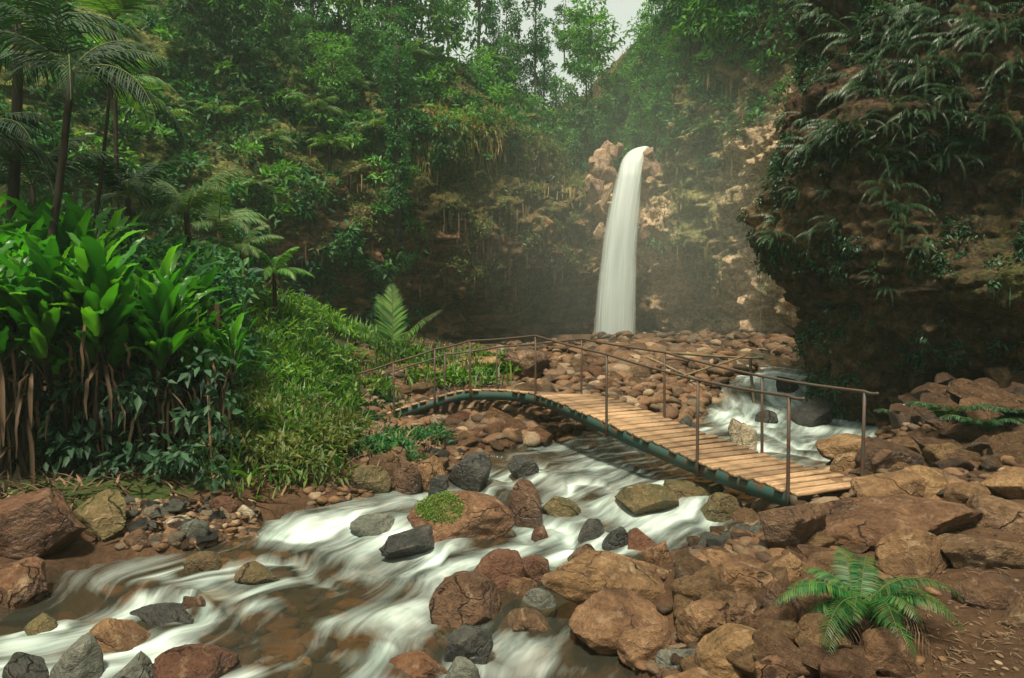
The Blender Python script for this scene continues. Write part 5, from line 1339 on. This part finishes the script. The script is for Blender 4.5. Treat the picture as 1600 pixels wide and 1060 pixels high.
# ridge trees: from the slope itself
cands = []
for px in np.concatenate([np.arange(300, 440, 28), np.arange(440, 960, 44), np.arange(1015, 1250, 28)]):
    if 965 < px < 1015: continue
    for py, lab in ((rt.uniform(70, 110), 'r'), (rt.uniform(120, 175), 's')):
        if lab == 's' and (px > 900 or rt.random() < .35): continue
        q, nn = hit(px + rt.uniform(-8, 8), py, (1,))
        if q is None: q = P(px, py + 30, 44)
        cands.append((q, lab, px))
for px, py in ((915, 235), (935, 225), (955, 215), (975, 222), (992, 228), (945, 150), (925, 160), (968, 160), (905, 190), (882, 95), (903, 100), (927, 105), (868, 168), (889, 172), (1008, 130), (1028, 105), (1000, 170), (770, 96), (806, 100), (850, 96), (950, 130)):
    Y_ = {915: 35, 935: 37, 955: 40, 975: 41, 992: 40, 945: 45, 925: 46, 968: 48, 905: 38, 882: 47, 903: 48, 927: 50, 868: 41, 889: 41, 1008: 38, 1028: 37, 1000: 37, 770: 46, 806: 47, 850: 47, 950: 49}[px]
    cands.append((P(px, py, Y_), 'n', px))
for i, (q, lab, px) in enumerate(cands):
    k = int(rt.integers(4)); o = tp[k] if (k not in [c for c in globals().get('used_t', [])]) else dup(tp[k])
    globals().setdefault('used_t', []).append(k)
    rh = BV[1].ray_cast(Vector((q[0], q[1], 80)), Vector((0, 0, -1)))
    zt = rh[0][2] if rh[0] is not None and abs(rh[0][2] - q[2]) < 6 else q[2]
    o.location = (q[0], q[1], zt - .3); s = rt.uniform(.75, 1.25) * {'s': .5, 'r': 1.0, 'n': .62}[lab]; o.scale = (s, s, s * rt.uniform(.9, 1.15)); o.rotation_euler = (0, 0, rt.uniform(0, 6.28))
    side = 'left of the sky gaps' if px < 440 else ('above the back wall' if px < 960 else 'right of the waterfall')
    if lab == 'n': tag(o, 'hazy tree crowding the notch behind the lip of the waterfall', 'tree', 'trees in the notch above the fall')
    elif lab == 'r': tag(o, 'slender hazy tree on the skyline ' + side, 'tree', 'trees on the skyline ' + side)
    else: tag(o, 'small tree growing on the green slope ' + side, 'tree', 'slope trees ' + side)
for k in range(4):
    if k not in used_t:
        for c in list(tp[k].children): bpy.data.objects.remove(c)
        bpy.data.objects.remove(tp[k])
# vine-clad trunk standing before the back wall
def vine_tree():
    b = P(622, 330, 27); root = empty('vine_clad_tree', b); tag(root, 'dark vine-clad tree column standing against the back wall', 'tree')
    mbt = MB(); h = 6.2; t = np.linspace(0, 1, 12)[:, None]; pts = np.array([0, 0, 1.]) * t * h; pts[0, 2] = -1; tube(mbt, pts, np.linspace(.16, .08, 12), 8)
    obj('trunk', mbt.mesh('trunk', M['bark_dark']), root)
    r = np.random.default_rng(6); n = 160; z = r.uniform(0, h * 1.05, n); az = r.uniform(0, 6.283, n); rad = .22 + .25 * sstep(3, 6, z)
    c = np.stack([np.cos(az) * rad, np.sin(az) * rad, z], 1); N = np.stack([np.cos(az), np.sin(az), 0 * az + .2], 1)
    mbc = MB(); clumps(mbc, c, N, .2, 22, .15, 8, droop=.9); obj('foliage', mbc.mesh('foliage', M['jungle'], smooth=False), root)
vine_tree()

# moss cushion on the midstream boulder, twigs on the bare soil
def twigs():
    r = np.random.default_rng(12)
    mb = MB(); cnt = 0
    while cnt < 330:
        px, py = r.uniform(1380, 1600), r.uniform(810, 1060)
        q, nn = hit(px, py, (0,))
        if q is None: continue
        a = r.uniform(0, 6.283); L = r.uniform(.02, .09); d = np.array([math.cos(a), math.sin(a), r.uniform(-.05, .1)])
        tube(mb, [q + [0, 0, .008], q + d * L * .5 + [0, 0, .014], q + d * L + [0, 0, .01]], [.0022, .0028, .0015], 4); cnt += 1
    stuff('twigs', mb, M['root'], 'thin dry twigs strewn on the bare soil at the lower right', 'twigs')
twigs()

# ------------------------------------------------------------------ haze
hz = bpy.data.materials.new('haze_air'); hz.use_nodes = True
for n_ in list(hz.node_tree.nodes): hz.node_tree.nodes.remove(n_)
ho = hz.node_tree.nodes.new('ShaderNodeOutputMaterial'); hv = hz.node_tree.nodes.new('ShaderNodeVolumePrincipled')
hv.inputs['Color'].default_value = (.66, .92, .72, 1); hv.inputs['Density'].default_value = .0014; hv.inputs['Anisotropy'].default_value = .2
hz.node_tree.links.new(hv.outputs[0], ho.inputs['Volume'])
mb = MB(); box(mb, (0, 22, 13), (46, 50, 17))
tag(obj('haze', mb.mesh('haze', hz, smooth=False)), 'pale green misty air filling the valley', None, None, 'stuff')

mv = bpy.data.materials.new('mist'); mv.use_nodes = True
for n_ in list(mv.node_tree.nodes): mv.node_tree.nodes.remove(n_)
mo = mv.node_tree.nodes.new('ShaderNodeOutputMaterial'); vv2 = mv.node_tree.nodes.new('ShaderNodeVolumePrincipled')
vv2.inputs['Color'].default_value = (.9, .97, .85, 1)
tc_ = mv.node_tree.nodes.new('ShaderNodeTexCoord'); mp_ = mv.node_tree.nodes.new('ShaderNodeMapping'); gr_ = mv.node_tree.nodes.new('ShaderNodeTexGradient'); gr_.gradient_type = 'SPHERICAL'
mu_ = mv.node_tree.nodes.new('ShaderNodeMath'); mu_.operation = 'MULTIPLY'; mu_.inputs[1].default_value = .045
mv.node_tree.links.new(tc_.outputs['Object'], mp_.inputs['Vector']); mp_.inputs['Scale'].default_value = (1, 1, 1); mv.node_tree.links.new(mp_.outputs[0], gr_.inputs[0]); mv.node_tree.links.new(gr_.outputs['Fac'], mu_.inputs[0]); mv.node_tree.links.new(mu_.outputs[0], vv2.inputs['Density'])
mv.node_tree.links.new(vv2.outputs[0], mo.inputs['Volume'])
V_, F_ = ico(4)
mist = obj('mist', make_mesh('mist', V_, F_, mv), loc=(5.8, 27.2, 5.6)); mist.scale = (8.5, 4.0, 8.0)
tag(mist, 'soft spray mist hanging around the waterfall', 'mist', None, 'stuff')
